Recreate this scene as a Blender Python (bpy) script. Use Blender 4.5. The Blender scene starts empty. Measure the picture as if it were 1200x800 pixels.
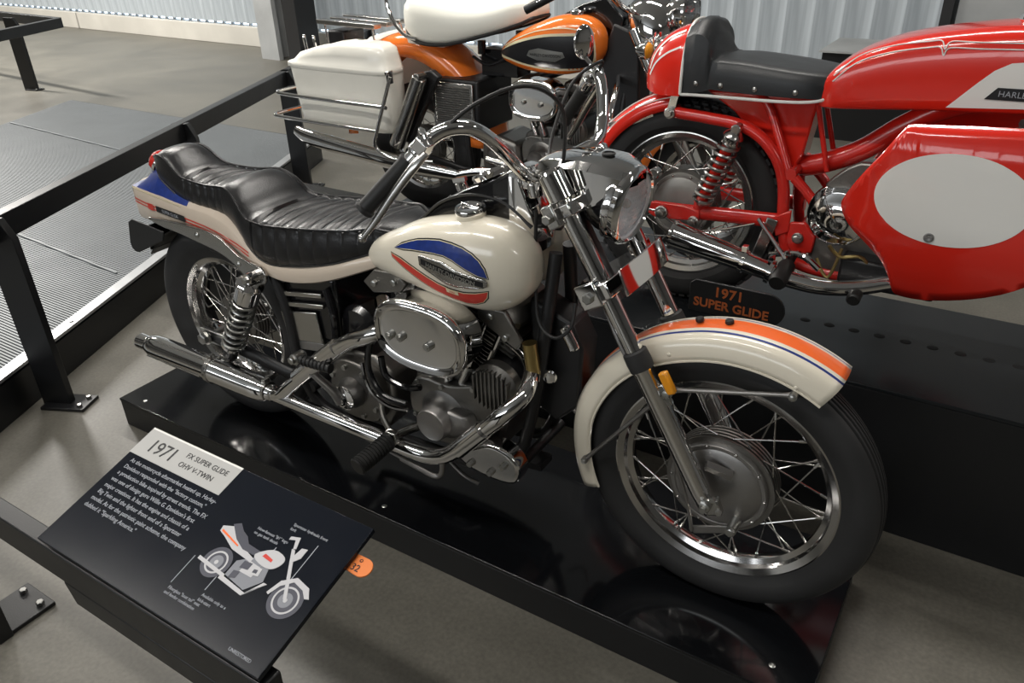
import bpy, bmesh, math, random
from mathutils import Vector, Matrix
from mathutils.bvhtree import BVHTree
random.seed(7)
PI = math.pi
SC = bpy.context.scene
COL = SC.collection

# ---------------------------------------------------------------- camera
def look():
    yaw, pitch, roll = 0.5791, 0.5061, -0.0320
    fw = Vector((-math.sin(yaw)*math.cos(pitch), math.cos(yaw)*math.cos(pitch), -math.sin(pitch)))
    r = Vector((math.cos(yaw), math.sin(yaw), 0)); u = r.cross(fw)
    c, s = math.cos(roll), math.sin(roll)
    r2 = r*c + u*s; u2 = u*c - r*s
    m = Matrix((r2, u2, -fw)).transposed().to_4x4()
    m.translation = Vector((1.9590, -1.4325, 1.4742))
    return m
cd = bpy.data.cameras.new('camera'); cam = bpy.data.objects.new('camera', cd); COL.objects.link(cam)
cam.matrix_world = look(); cd.sensor_width = 36; cd.lens = 926.94/1200*36; cd.clip_start = .02; cd.clip_end = 100
SC.camera = cam

# ---------------------------------------------------------------- world, exposure
w = bpy.data.worlds.new('world'); SC.world = w; w.use_nodes = True
w.node_tree.nodes['Background'].inputs[0].default_value = (.80, .88, 1, 1)
w.node_tree.nodes['Background'].inputs[1].default_value = .35
SC.view_settings.view_transform = 'Standard'; SC.view_settings.look = 'None'
SC.view_settings.exposure = 0.0; SC.view_settings.gamma = 1

# ---------------------------------------------------------------- room lamps (area lamps inside their ceiling fittings)
LAMPS = [  # x, y, length along x, length along y, watts
    (0.6, 1.9, 2.4, .2, 85), (-3.0, 1.9, 2.4, .2, 180), (-9.0, 2.9, 2.4, .2, 540), (6.8, 1.9, 2.4, .2, 80),
    (0.4, -1.9, 2.4, .2, 72), (-2.4, -1.9, 2.4, .2, 62), (-13.0, 2.2, 2.4, .2, 420), (6.8, -2.8, 2.4, .2, 50)]
CEIL = 4.3
def area(name, loc, sx, sy, watts, col=(1, .96, .90), rot=(0, 0, 0)):
    d = bpy.data.lights.new(name, 'AREA'); d.shape = 'RECTANGLE'; d.size = sx; d.size_y = sy; d.energy = watts; d.color = col
    o = bpy.data.objects.new(name, d); o.location = loc; o.rotation_euler = rot; COL.objects.link(o); return o
for x, y, sx, sy, e in LAMPS: area('lamp_glow', (x, y, CEIL-.13), sx, sy, e)

# added fill from the viewer's side, set as daylight from invented high windows
area('added_fill', (-2.2, -8.9, 2.75), 9.0, 2.0, 190, (.93, .97, 1), (PI/2, 0, 0))

# ---------------------------------------------------------------- materials
def sock(b, n, v):
    if n in b.inputs: b.inputs[n].default_value = v
def mat(name, col, rough=.5, metal=0, coat=0, bump=0, bscale=60, var=0, vscale=8, rvar=0, emit=0, trans=0, stretch=None, ior=None, col2=None, spec=None):
    m = bpy.data.materials.new(name); m.use_nodes = True; nt = m.node_tree; b = nt.nodes['Principled BSDF']
    c = (*col, 1); b.inputs['Base Color'].default_value = c
    sock(b, 'Roughness', rough); sock(b, 'Metallic', metal); sock(b, 'Coat Weight', coat); sock(b, 'Coat Roughness', .04)
    if spec is not None: sock(b, 'Specular IOR Level', spec)
    if ior: sock(b, 'IOR', ior)
    if trans: sock(b, 'Transmission Weight', trans)
    if emit: sock(b, 'Emission Color', c); sock(b, 'Emission Strength', emit)
    tc = nt.nodes.new('ShaderNodeTexCoord'); mp = nt.nodes.new('ShaderNodeMapping'); nt.links.new(tc.outputs['Object'], mp.inputs[0])
    if stretch: mp.inputs['Scale'].default_value = stretch
    def noise(s, det=6):
        n = nt.nodes.new('ShaderNodeTexNoise'); n.inputs['Scale'].default_value = s; n.inputs['Detail'].default_value = det
        nt.links.new(mp.outputs[0], n.inputs['Vector']); return n
    if var or col2:
        n = noise(vscale); r = nt.nodes.new('ShaderNodeValToRGB'); nt.links.new(n.outputs['Fac'], r.inputs[0])
        r.color_ramp.elements[0].position = .35; r.color_ramp.elements[1].position = .68
        c2 = col2 or tuple(min(1, v*(1+var)) for v in col); c1 = col if col2 else tuple(v*(1-var) for v in col)
        r.color_ramp.elements[0].color = (*c1, 1); r.color_ramp.elements[1].color = (*c2, 1)
        nt.links.new(r.outputs[0], b.inputs['Base Color'])
    if rvar:
        n = noise(vscale*2.3); mr = nt.nodes.new('ShaderNodeMapRange'); nt.links.new(n.outputs['Fac'], mr.inputs[0])
        mr.inputs[3].default_value = max(0, rough-rvar); mr.inputs[4].default_value = rough+rvar; nt.links.new(mr.outputs[0], b.inputs['Roughness'])
    if bump:
        n = noise(bscale); bp = nt.nodes.new('ShaderNodeBump'); bp.inputs['Strength'].default_value = bump; bp.inputs['Distance'].default_value = .0012
        nt.links.new(n.outputs['Fac'], bp.inputs['Height']); nt.links.new(bp.outputs[0], b.inputs['Normal'])
    return m
M = dict(
 chrome=mat('chrome', (.80, .79, .78), .06, 1),
 dullchrome=mat('worn_chrome', (.55, .54, .52), .22, 1, rvar=.08, vscale=20),
 alu=mat('cast_aluminium', (.24, .23, .215), .42, 1, bump=.25, bscale=180, var=.12),
 steel=mat('brushed_steel', (.36, .35, .34), .42, 1, rvar=.1, stretch=(1, 1, 6)),
 cream=mat('cream_paint', (.80, .745, .62), .22, 0, .8, var=.02, vscale=4),
 tailcream=mat('tan_fibreglass_cream', (.62, .53, .435), .25, 0, .6, var=.03, vscale=5),  # tail only: darker and tanner than the tank cream
 rimchrome=mat('rim_chrome', (.60, .59, .58), .12, 1), castgrey=mat('cast_grey', (.40, .39, .37), .45, .6, var=.1, vscale=20),
 white=mat('white_paint', (.86, .85, .81), .25, 0, .6),
 ivory=mat('ivory_vinyl', (.90, .89, .80), .42, 0, .1, bump=.12, bscale=220),
 bagcream=mat('ivory_fibreglass', (.86, .84, .76), .3, 0, .4, var=.02),
 blue=mat('blue_decal', (.012, .035, .21), .3, 0, .5, var=.15, vscale=60),
 blackline=mat('black_decal', (.01, .01, .012), .35),
 reddecal=mat('red_decal', (.62, .045, .03), .3, 0, .5, var=.06, vscale=40),
 orangedecal=mat('orange_stripe', (.93, .16, .03), .28, 0, .6),
 goldline=mat('gold_pinstripe', (.75, .68, .45), .4),
 leather=mat('black_leather', (.012, .012, .013), .30, 0, 0, bump=.5, bscale=260, rvar=.05),
 skirt=mat('black_vinyl_side', (.012, .012, .012), .6, 0, bump=.2, bscale=200),
 leather2=mat('grey_black_vinyl', (.018, .020, .022), .42, 0, 0, bump=.3, bscale=200, rvar=.06),
 rubber=mat('tyre_rubber', (.020, .020, .0205), .62, 0, bump=.12, bscale=130, var=.2),
 grip=mat('grip_rubber', (.012, .012, .012), .5),
 gloss=mat('gloss_black', (.006, .006, .007), .16, 0, .4, rvar=.05, vscale=3),
 black=mat('black_paint', (.012, .012, .013), .42, bump=.1, bscale=100),
 steelblack=mat('powder_coated_black', (.006, .0065, .0075), .38, bump=.15, bscale=300, rvar=.06),
 plinth=mat('polished_black_plinth', (.0045, .005, .006), .10, 0, 0, rvar=.03, vscale=5),
 platform=mat('black_platform_sheet', (.010, .0115, .013), .20, 0, 0, rvar=.04, vscale=3, spec=.35),
 dark=mat('dark_cavity', (.004, .004, .004), .8),
 red=mat('racing_red', (.74, .024, .012), .2, 0, .8, var=.05, vscale=3),
 redmet=mat('red_frame_paint', (.66, .022, .014), .26, 0, .7, var=.08, vscale=14),
 orange=mat('orange_paint', (.86, .20, .025), .2, 0, .8, var=.03, vscale=4),
 amber=mat('amber_lens', (.85, .33, .02), .18, 0, .6),
 redlens=mat('red_lens', (.55, .02, .012), .15, 0, .8),
 glass=mat('fluted_glass', (.97, .98, 1), .02, 0, trans=1, ior=1.25, bump=1, bscale=60, stretch=(1, 3.2, .7)), bowl=mat('silvered_bowl', (.92, .94, .97), .30, 0, bump=1, bscale=90, stretch=(.2, 1, .3)),
 acrylic=mat('sign_face_black', (.003, .005, .010), .22, 0, 0, rvar=.03, spec=.3),
 signgrey=mat('sign_header_pale', (.44, .44, .43), .35, var=.02),
 ink=mat('sign_ink', (.01, .01, .012), .5),
 pale=mat('sign_pale_ink', (.36, .38, .42), .5), printdark=mat('print_dark', (.045, .048, .07), .4), printgrey=mat('print_grey', (.20, .21, .24), .4), printlight=mat('print_light', (.50, .50, .52), .4),
 tag=mat('orange_tag', (.80, .22, .05), .4),
 brick=mat('orange_lettering', (.34, .085, .022), .45),
 brass=mat('brass', (.45, .34, .14), .35, 1),
 curb=mat('curb_concrete', (.52, .50, .45), .7, var=.08, vscale=2),
 column=mat('column_paint', (.36, .37, .37), .6, var=.1, vscale=3),
 ceiling=mat('ceiling_paint', (.58, .59, .60), .9),
 wallp=mat('wall_paint', (.20, .20, .195), .85, var=.05),
 lampm=mat('lamp_diffuser', (1, .97, .92), .5, emit=6),
 rib=mat('ribbed_metal', (.19, .205, .215), .5, .2, rvar=.08, var=.05, vscale=2),
 edge=mat('metal_edge_strip', (.40, .41, .42), .38, .7, rvar=.1),
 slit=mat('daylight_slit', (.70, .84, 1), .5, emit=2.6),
 bolt=mat('zinc_bolt', (.5, .5, .48), .3, 1),
)
def floor_mat():
    m = bpy.data.materials.new('polished_concrete'); m.use_nodes = True; nt = m.node_tree; b = nt.nodes['Principled BSDF']
    N = nt.nodes.new; L = nt.links.new
    tc = N('ShaderNodeTexCoord'); n1 = N('ShaderNodeTexNoise'); n1.inputs['Scale'].default_value = 1.3; n1.inputs['Detail'].default_value = 9; n1.inputs['Roughness'].default_value = .62; n1.inputs['Distortion'].default_value = .6
    L(tc.outputs['Object'], n1.inputs['Vector'])
    r = N('ShaderNodeValToRGB'); L(n1.outputs['Fac'], r.inputs[0]); e = r.color_ramp.elements
    e[0].position = .3; e[0].color = (.088, .083, .069, 1); e[1].position = .72; e[1].color = (.158, .149, .125, 1)
    n2 = N('ShaderNodeTexNoise'); n2.inputs['Scale'].default_value = 90; n2.inputs['Detail'].default_value = 4; L(tc.outputs['Object'], n2.inputs['Vector'])
    r2 = N('ShaderNodeValToRGB'); L(n2.outputs['Fac'], r2.inputs[0]); r2.color_ramp.elements[0].position = .3; r2.color_ramp.elements[0].color = (.80, .80, .80, 1); r2.color_ramp.elements[1].position = .7; r2.color_ramp.elements[1].color = (1.08, 1.08, 1.08, 1)
    mx = N('ShaderNodeMix'); mx.data_type = 'RGBA'; mx.blend_type = 'MULTIPLY'; mx.inputs[0].default_value = 1; L(r.outputs[0], mx.inputs[6]); L(r2.outputs[0], mx.inputs[7])
    L(mx.outputs[2], b.inputs['Base Color'])
    mr = N('ShaderNodeMapRange'); mr.inputs[3].default_value = .36; mr.inputs[4].default_value = .55; L(n1.outputs['Fac'], mr.inputs[0]); L(mr.outputs[0], b.inputs['Roughness'])
    return m
M['floor'] = floor_mat()
def clear_glass():
    m = bpy.data.materials.new('clear_fluted_glass'); m.use_nodes = True; nt = m.node_tree; N = nt.nodes.new; L = nt.links.new
    nt.nodes.remove(nt.nodes['Principled BSDF']); out = nt.nodes['Material Output']
    tr = N('ShaderNodeBsdfTransparent'); tr.inputs[0].default_value = (.93, .95, .97, 1); gl = N('ShaderNodeBsdfGlossy'); gl.inputs['Roughness'].default_value = .05
    tc = N('ShaderNodeTexCoord'); mp = N('ShaderNodeMapping'); mp.inputs['Scale'].default_value = (.2, 1, .22); L(tc.outputs['Object'], mp.inputs[0])
    wv = N('ShaderNodeTexNoise'); wv.inputs['Scale'].default_value = 130; L(mp.outputs[0], wv.inputs['Vector'])
    bp = N('ShaderNodeBump'); bp.inputs['Strength'].default_value = .9; bp.inputs['Distance'].default_value = .004; L(wv.outputs['Fac'], bp.inputs['Height']); L(bp.outputs[0], gl.inputs['Normal'])
    mx = N('ShaderNodeMixShader'); mx.inputs[0].default_value = .24; L(tr.outputs[0], mx.inputs[1]); L(gl.outputs[0], mx.inputs[2]); L(mx.outputs[0], out.inputs[0]); return m
M['glass'] = clear_glass()
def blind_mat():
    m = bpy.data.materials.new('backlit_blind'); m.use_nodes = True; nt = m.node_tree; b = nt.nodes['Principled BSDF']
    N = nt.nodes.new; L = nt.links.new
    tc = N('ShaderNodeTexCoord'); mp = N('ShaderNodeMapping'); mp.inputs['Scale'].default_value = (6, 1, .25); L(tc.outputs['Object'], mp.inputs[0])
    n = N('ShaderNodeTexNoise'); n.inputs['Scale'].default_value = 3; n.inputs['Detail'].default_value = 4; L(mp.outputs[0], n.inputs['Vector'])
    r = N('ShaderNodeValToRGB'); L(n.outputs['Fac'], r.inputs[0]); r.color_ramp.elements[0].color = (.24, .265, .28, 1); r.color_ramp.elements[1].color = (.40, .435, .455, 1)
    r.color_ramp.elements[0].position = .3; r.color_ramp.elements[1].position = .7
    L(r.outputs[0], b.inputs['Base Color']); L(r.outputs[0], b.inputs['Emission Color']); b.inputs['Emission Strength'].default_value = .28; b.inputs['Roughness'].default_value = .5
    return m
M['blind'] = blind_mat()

# ---------------------------------------------------------------- mesh builder
def cat_rom(P, k=6, closed=False):
    P = [Vector(p) for p in P]; n = len(P); out = []
    if n < 3: return P
    rng = range(n if closed else n-1)
    for i in rng:
        if closed: a, b, c, d = P[i-1], P[i], P[(i+1) % n], P[(i+2) % n]
        else: a, b, c, d = P[max(i-1, 0)], P[i], P[i+1], P[min(i+2, n-1)]
        for j in range(k):
            t = j/k
            out.append(.5*((2*b)+(c-a)*t+(2*a-5*b+4*c-d)*t*t+(3*b-a-3*c+d)*t**3))
    if not closed: out.append(P[-1])
    return out
def lerp_tab(tab, x):
    """tab: rows (x, a, b, ...) -> smooth interpolated values at x"""
    if x <= tab[0][0]: return tab[0][1:]
    if x >= tab[-1][0]: return tab[-1][1:]
    for i in range(len(tab)-1):
        if tab[i][0] <= x <= tab[i+1][0]:
            t = (x-tab[i][0])/(tab[i+1][0]-tab[i][0]); n = len(tab)
            p0 = tab[max(i-1, 0)]; p1 = tab[i]; p2 = tab[i+1]; p3 = tab[min(i+2, n-1)]; r = []
            for k in range(1, len(p1)):
                m1 = (p2[k]-p0[k])/(p2[0]-p0[0])*(p2[0]-p1[0]) if p2[0] != p0[0] else 0
                m2 = (p3[k]-p1[k])/(p3[0]-p1[0])*(p2[0]-p1[0]) if p3[0] != p1[0] else 0
                h = t*t*(3-2*t)
                v = (2*t**3-3*t*t+1)*p1[k]+(t**3-2*t*t+t)*m1+(-2*t**3+3*t*t)*p2[k]+(t**3-t*t)*m2
                r.append(v)
            return r
class G:
    def __init__(s): s.bm = bmesh.new(); s.mi = 0
    def face(s, vs, mi=None):
        try:
            f = s.bm.faces.new(vs); f.material_index = s.mi if mi is None else mi; return f
        except ValueError: return None
    def rings(s, R, closed=True, cap=True, mis=None, loop=False):
        V = [[s.bm.verts.new(p) for p in r] for r in R]; n = len(V[0])
        last = len(V) if loop else len(V)-1
        for i in range(last):
            A, B = V[i], V[(i+1) % len(V)]
            for j in range(n if closed else n-1):
                k = (j+1) % n
                s.face((A[j], A[k], B[k], B[j]), mis[j] if mis else None)
        if cap and closed and not loop:
            s.face(list(reversed(V[0]))); s.face(V[-1])
        return s
    def box(s, c, size, rot=None):
        h = [v/2 for v in size]; P = []
        for x in (-1, 1):
            for y in (-1, 1):
                for z in (-1, 1):
                    v = Vector((x*h[0], y*h[1], z*h[2]))
                    if rot is not None: v = rot @ v
                    P.append(s.bm.verts.new(Vector(c)+v))
        for q in ((0, 1, 3, 2), (4, 6, 7, 5), (0, 4, 5, 1), (2, 3, 7, 6), (0, 2, 6, 4), (1, 5, 7, 3)): s.face([P[i] for i in q])
        return s
    def bar(s, a, b, wd, ht, up=(0, 0, 1)):
        a, b = Vector(a), Vector(b); d = (b-a).normalized(); u = Vector(up); sd = d.cross(u).normalized(); u = sd.cross(d)
        R = []
        for p in (a, b): R.append([p+sd*wd/2+u*ht/2, p-sd*wd/2+u*ht/2, p-sd*wd/2-u*ht/2, p+sd*wd/2-u*ht/2])
        return s.rings(R)
    def tube(s, pts, r, n=12, k=6, closed=False, smooth=True, flat=None):
        P = cat_rom(pts, k, closed) if (smooth and len(pts) > 2) else [Vector(p) for p in pts]
        m = len(P); rr = r if isinstance(r, (list, tuple)) else None
        T = []
        for i in range(m):
            a = P[i-1] if (i > 0 or closed) else P[i]; b = P[(i+1) % m] if (i < m-1 or closed) else P[i]
            T.append((b-a).normalized())
        up = Vector((0, 0, 1)) if abs(T[0].z) < .9 else Vector((0, 1, 0))
        nrm = (up-T[0]*up.dot(T[0])).normalized(); R = []
        for i in range(m):
            if i: nrm = (nrm-T[i]*nrm.dot(T[i])); nrm.normalize()
            bn = T[i].cross(nrm)
            if rr:
                f = i/(m-1)*(len(rr)-1); j = min(int(f), len(rr)-2); q = rr[j]+(rr[j+1]-rr[j])*(f-j)
            else: q = r
            fl = flat or (1, 1)
            R.append([P[i]+(nrm*math.cos(a)*fl[0]+bn*math.sin(a)*fl[1])*q for a in [2*PI*t/n for t in range(n)]])
        return s.rings(R, loop=closed)
    def cyl(s, a, b, r, r2=None, n=24, bev=0):
        a, b = Vector(a), Vector(b); L = (b-a).length; r2 = r if r2 is None else r2
        if bev: prof = [(0, 0), (r-bev, 0), (r, bev), (r2, L-bev), (r2-bev, L), (0, L)]
        else: prof = [(0, 0), (r, 0), (r2, L), (0, L)]
        return s.lathe(a, b-a, prof, n)
    def lathe(s, o, ax, prof, n=32, arc=None, mis=None):
        o = Vector(o); ax = Vector(ax).normalized()
        up = Vector((0, 0, 1)) if abs(ax.z) < .9 else Vector((1, 0, 0))
        u = (up-ax*up.dot(ax)).normalized(); v = ax.cross(u)
        V = []
        for r, h in prof:
            if r < 1e-6: V.append([s.bm.verts.new(o+ax*h)])
            else: V.append([s.bm.verts.new(o+ax*h+(u*math.cos(2*PI*t/n)+v*math.sin(2*PI*t/n))*r) for t in range(n)])
        for i in range(len(V)-1):
            A, B = V[i], V[i+1]; mi = mis[i] if mis else None
            for j in range(n):
                k = (j+1) % n
                if len(A) == 1 and len(B) == 1: continue
                if len(A) == 1: s.face((A[0], B[j], B[k]), mi)
                elif len(B) == 1: s.face((A[j], B[0], A[k]), mi)
                else: s.face((A[j], B[j], B[k], A[k]), mi)
        return s
    def prism(s, poly, y0, y1, plane='xz', smooth=0):
        if smooth: poly = [tuple(p)[:2] for p in cat_rom([(a, b, 0) for a, b in poly], smooth, True)]
        def pt(a, b, y): return {'xz': (a, y, b), 'yz': (y, a, b), 'xy': (a, b, y)}[plane]
        A = [s.bm.verts.new(pt(a, b, y0)) for a, b in poly]; B = [s.bm.verts.new(pt(a, b, y1)) for a, b in poly]; n = len(poly)
        s.face(A); s.face(list(reversed(B)))
        for i in range(n): k = (i+1) % n; s.face((A[k], A[i], B[i], B[k]))
        return s
    def sph(s, c, r, n=16, m=10):
        r = r if isinstance(r, (tuple, list)) else (r, r, r); c = Vector(c)
        R = [[c+Vector((r[0]*math.sin(PI*i/m)*math.cos(2*PI*j/n), r[1]*math.sin(PI*i/m)*math.sin(2*PI*j/n), r[2]*math.cos(PI*i/m))) for j in range(n)] for i in range(1, m)]
        V = [[s.bm.verts.new(p) for p in q] for q in R]; t = s.bm.verts.new(c+Vector((0, 0, r[2]))); b = s.bm.verts.new(c-Vector((0, 0, r[2])))
        for i in range(len(V)-1):
            for j in range(n): k = (j+1) % n; s.face((V[i][j], V[i][k], V[i+1][k], V[i+1][j]))
        for j in range(n): k = (j+1) % n; s.face((t, V[0][k], V[0][j])); s.face((b, V[-1][j], V[-1][k]))
        return s
    def torus(s, c, ax, R, r, n=40, m=10):
        return s.lathe(c, ax, [(R+r*math.cos(2*PI*i/m), r*math.sin(2*PI*i/m)) for i in range(m+1)], n)
    def hexnut(s, c, ax, r, h): return s.lathe(c, ax, [(0, 0), (r, 0), (r, h), (r*.8, h*1.15), (0, h*1.15)], 6)
    def spring(s, a, b, R, r, turns, n=8):
        a, b = Vector(a), Vector(b); ax = (b-a); L = ax.length; ax.normalize()
        up = Vector((0, 1, 0)); u = (up-ax*up.dot(ax)).normalized(); v = ax.cross(u); m = int(turns*18)
        return s.tube([a+ax*L*i/m+(u*math.cos(2*PI*turns*i/m)+v*math.sin(2*PI*turns*i/m))*R for i in range(m+1)], r, n, smooth=False)
    def out(s, name, m, parent=None, bevel=0, ang=35, kind=None, seg=2, loc=None):
        bmesh.ops.remove_doubles(s.bm, verts=s.bm.verts, dist=1e-6)
        bmesh.ops.recalc_face_normals(s.bm, faces=s.bm.faces)
        me = bpy.data.meshes.new(name); s.bm.to_mesh(me); s.bm.free()
        for x in (m if isinstance(m, (list, tuple)) else [m]): me.materials.append(M[x])
        me.polygons.foreach_set('use_smooth', [True]*len(me.polygons))
        me.set_sharp_from_angle(angle=math.radians(ang))
        o = bpy.data.objects.new(name, me); COL.objects.link(o)
        if parent is not None: o.parent = parent
        if loc is not None: o.location = loc
        if bevel:
            b = o.modifiers.new('bevel', 'BEVEL'); b.width = bevel; b.segments = seg; b.limit_method = 'ANGLE'; b.angle_limit = math.radians(40)
        if kind: o['kind'] = kind
        return o
def thing(name, label, cat, loc=(0, 0, 0), group=None, rz=0):
    o = bpy.data.objects.new(name, None); COL.objects.link(o); o.location = loc; o.rotation_euler = (0, 0, rz); o.empty_display_size = .1
    o['label'] = label; o['category'] = cat
    if group: o['group'] = group
    return o
def tag(o, label, cat, group=None):
    o['label'] = label; o['category'] = cat
    if group: o['group'] = group
    return o
def struct(o): o['kind'] = 'structure'; return o
def copy_obj(o, parent=None, loc=None, rot=None, scale=None):
    c = o.copy(); COL.objects.link(c)
    if parent is not None: c.parent = parent
    if loc is not None: c.location = loc
    if rot is not None: c.rotation_euler = rot
    if scale is not None: c.scale = scale
    return c
def copy_tree(o, parent=None, loc=None):
    c = copy_obj(o, parent, loc)
    for ch in list(o.children):
        copy_tree(ch, c)
    return c

# ---------------------------------------------------------------- lettering and conforming decals
def text_mesh(s, size, align='LEFT', spacing=1.0, line=1.0, bold=0.0):
    cu = bpy.data.curves.new('t', 'FONT'); cu.body = s; cu.size = size; cu.align_x = align; cu.space_character = spacing; cu.space_line = line
    cu.offset = bold; cu.resolution_u = 3
    o = bpy.data.objects.new('t', cu); COL.objects.link(o)
    me = bpy.data.meshes.new_from_object(o); bpy.data.objects.remove(o); bpy.data.curves.remove(cu)
    V = [v.co.copy() for v in me.vertices]; F = [list(p.vertices) for p in me.polygons]; bpy.data.meshes.remove(me)
    return V, F
def put_text(name, s, size, mtx, m, parent, align='LEFT', spacing=1.0, line=1.0, bold=0.0, th=.0006):
    V, F = text_mesh(s, size, align, spacing, line, bold); g = G()
    vs = [g.bm.verts.new(mtx @ v) for v in V]
    for f in F: g.face([vs[i] for i in f])
    r = bmesh.ops.extrude_face_region(g.bm, geom=list(g.bm.faces)); n = (mtx.to_3x3() @ Vector((0, 0, 1))).normalized()*th
    for e in r['geom']:
        if isinstance(e, bmesh.types.BMVert): e.co += n
    return g.out(name, m, parent)
def frame_mtx(o, u, v):
    u = Vector(u).normalized(); v = Vector(v).normalized(); n = u.cross(v).normalized()
    m = Matrix((u, v, n)).transposed().to_4x4(); m.translation = Vector(o); return m
def bvh(o):
    me = o.data; return BVHTree.FromPolygons([v.co.copy() for v in me.vertices], [list(p.vertices) for p in me.polygons])
def conform(g, tree, side=-1, off=.001, y0=None):
    dead = []
    for v in g.bm.verts:
        h = tree.ray_cast(Vector((v.co.x, side*3, v.co.z)), Vector((0, -side, 0)))
        if h[0] is None: dead.append(v); continue
        n = h[1]
        if n.y*side < 0: n = -n
        v.co = h[0]+n*off
    if dead: bmesh.ops.delete(g.bm, geom=dead, context='VERTS')
def decal(name, poly, tree, m, parent, side=-1, off=.0010, res=.008, smooth=0):
    if smooth: poly = [tuple(p)[:2] for p in cat_rom([(a, b, 0) for a, b in poly], smooth, True)]
    g = G(); g.face([g.bm.verts.new((a, 0, b)) for a, b in poly]); bmesh.ops.triangulate(g.bm, faces=g.bm.faces)
    for _ in range(6):
        E = [e for e in g.bm.edges if e.calc_length() > res]
        if not E: break
        bmesh.ops.subdivide_edges(g.bm, edges=E, cuts=1); bmesh.ops.triangulate(g.bm, faces=g.bm.faces)
    conform(g, tree, side, off)
    me = g
    o = me.out(name, m, parent, ang=80)
    return o
def strip(name, line, wd, tree, m, parent, side=-1, off=.0016, k=8):
    """thin painted line following an xz polyline over the target surface"""
    P = cat_rom([(a, 0, b) for a, b in line], k); g = G(); R = []
    for i, p in enumerate(P):
        t = (P[min(i+1, len(P)-1)]-P[max(i-1, 0)]).normalized(); n = Vector((-t.z, 0, t.x))*wd/2
        R.append([p-n, p+n])
    g.rings(R, closed=False); conform(g, tree, side, off); return g.out(name, m, parent, ang=80)
def text_decal(name, s, size, x, z, tree, m, parent, side=-1, off=.002, slope=0.0, spacing=1.0, bold=0.0):
    V, F = text_mesh(s, size, 'CENTER', spacing, 1, bold); g = G(); c, sn = math.cos(slope), math.sin(slope)
    vs = [g.bm.verts.new((x+(v.x*c-v.y*sn)*(-side), 0, z+v.x*sn+v.y*c)) for v in V]
    for f in F: g.face([vs[i] for i in f])
    conform(g, tree, side, off); return g.out(name, m, parent)

# ================================================================ SETTING
FZ = -.11
g = G(); g.box((-4, 0, FZ-.05), (30, 18, .1)); fl = struct(g.out('floor', 'floor'))
g = G(); g.box((-4, 0, CEIL+.05), (30, 18, .1)); struct(g.out('ceiling', 'ceiling'))
g = G(); g.box((11.05, 0, (CEIL+FZ)/2), (.1, 18, CEIL-FZ)); struct(g.out('wall_right', 'wallp'))
g = G(); g.box((-19.05, 0, (CEIL+FZ)/2), (.1, 18, CEIL-FZ)); struct(g.out('wall_left', 'wallp'))
g = G(); g.box((-4, -9.05, (CEIL+FZ)/2), (30, .1, CEIL-FZ)); struct(g.out('wall_front', 'wallp'))
# far wall with blinds, slightly turned: passes (-12.5,6.43) and (-6.8,6.14)
WA = math.atan2(6.14-6.43, 5.7); wd = Vector((math.cos(WA), math.sin(WA), 0)); wn = Vector((-wd.y, wd.x, 0))
W0 = Vector((-6.8, 6.14, 0))
def wp(t, off, z): return W0 + wd*t + wn*off + Vector((0, 0, z))
RW = Matrix.Rotation(WA, 3, 'Z')
wall = G(); wall.box(wp(3, .45, (CEIL+FZ)/2), (30, .1, CEIL-FZ), RW); struct(wall.out('wall_back', 'wallp'))
g = G()
for a, b in ((-12, -4.55), (-4.5, .72), (.78, 6.3), (6.35, 17)): g.box(wp((a+b)/2, .06, FZ+.12), (b-a, .14, .24), RW)
struct(g.out('baseboard_back', 'curb', bevel=.006))
# daylight slit between the curb and the blinds
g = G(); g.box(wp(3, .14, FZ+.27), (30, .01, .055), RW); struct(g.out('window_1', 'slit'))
g = G()
for i in range(150):
    t = -11.5+i*.19; g.box(wp(t, .1, FZ+.265), (.022, .04, .075), RW)
struct(g.out('trim_1', 'column'))
# hanging blind strips: every strip a piece of the blind
bl = bpy.data.objects.new('window_2', None); COL.objects.link(bl); bl['kind'] = 'structure'
def strip_mesh(wd_):
    g = G(); P = []
    n = 6
    for i in range(n+1):
        f = i/n-.5; P.append((f*wd_, .022*math.cos(f*PI)))
    Q = [(a, b+.004) for a, b in reversed(P)]
    g.prism(P+Q, 0, CEIL-.2, plane='xy'); return g
s0 = strip_mesh(.235).out('blind_strip', 'blind', bl); s0.rotation_euler = (0, 0, WA+.10); s0.location = wp(-11.4, .02, .17+FZ+.11)
for i in range(1, 124):
    o = copy_obj(s0, bl, wp(-11.4+i*.23, .02+.006*math.sin(i*2.1), .17)); o.rotation_euler = (0, 0, WA+.10+random.uniform(-.05, .05))
# column by the blinds and a dark one behind it
g = G(); g.box((-5.93, 5.52, 2.1), (.32, .06, CEIL-FZ+.1), RW); g.box((-5.93, 5.78, 2.1), (.32, .05, CEIL-FZ+.1), RW); g.box((-5.93, 5.65, 2.1), (.05, .26, CEIL-FZ+.1), RW)
struct(g.out('trim_2', 'column'))
g = G(); g.box((-5.45, 5.60, 2.1), (.22, .3, CEIL-FZ+.1), RW); struct(g.out('trim_3', 'black'))
g = G(); g.box((1.33, 5.42, 2.1), (.07, .25, CEIL-FZ+.1), RW); struct(g.out('trim_4', 'black'))
g = G(); g.box((2.19, 5.44, 2.1), (1.6, .25, CEIL-FZ+.1), RW); struct(g.out('trim_5', 'column'))
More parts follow.
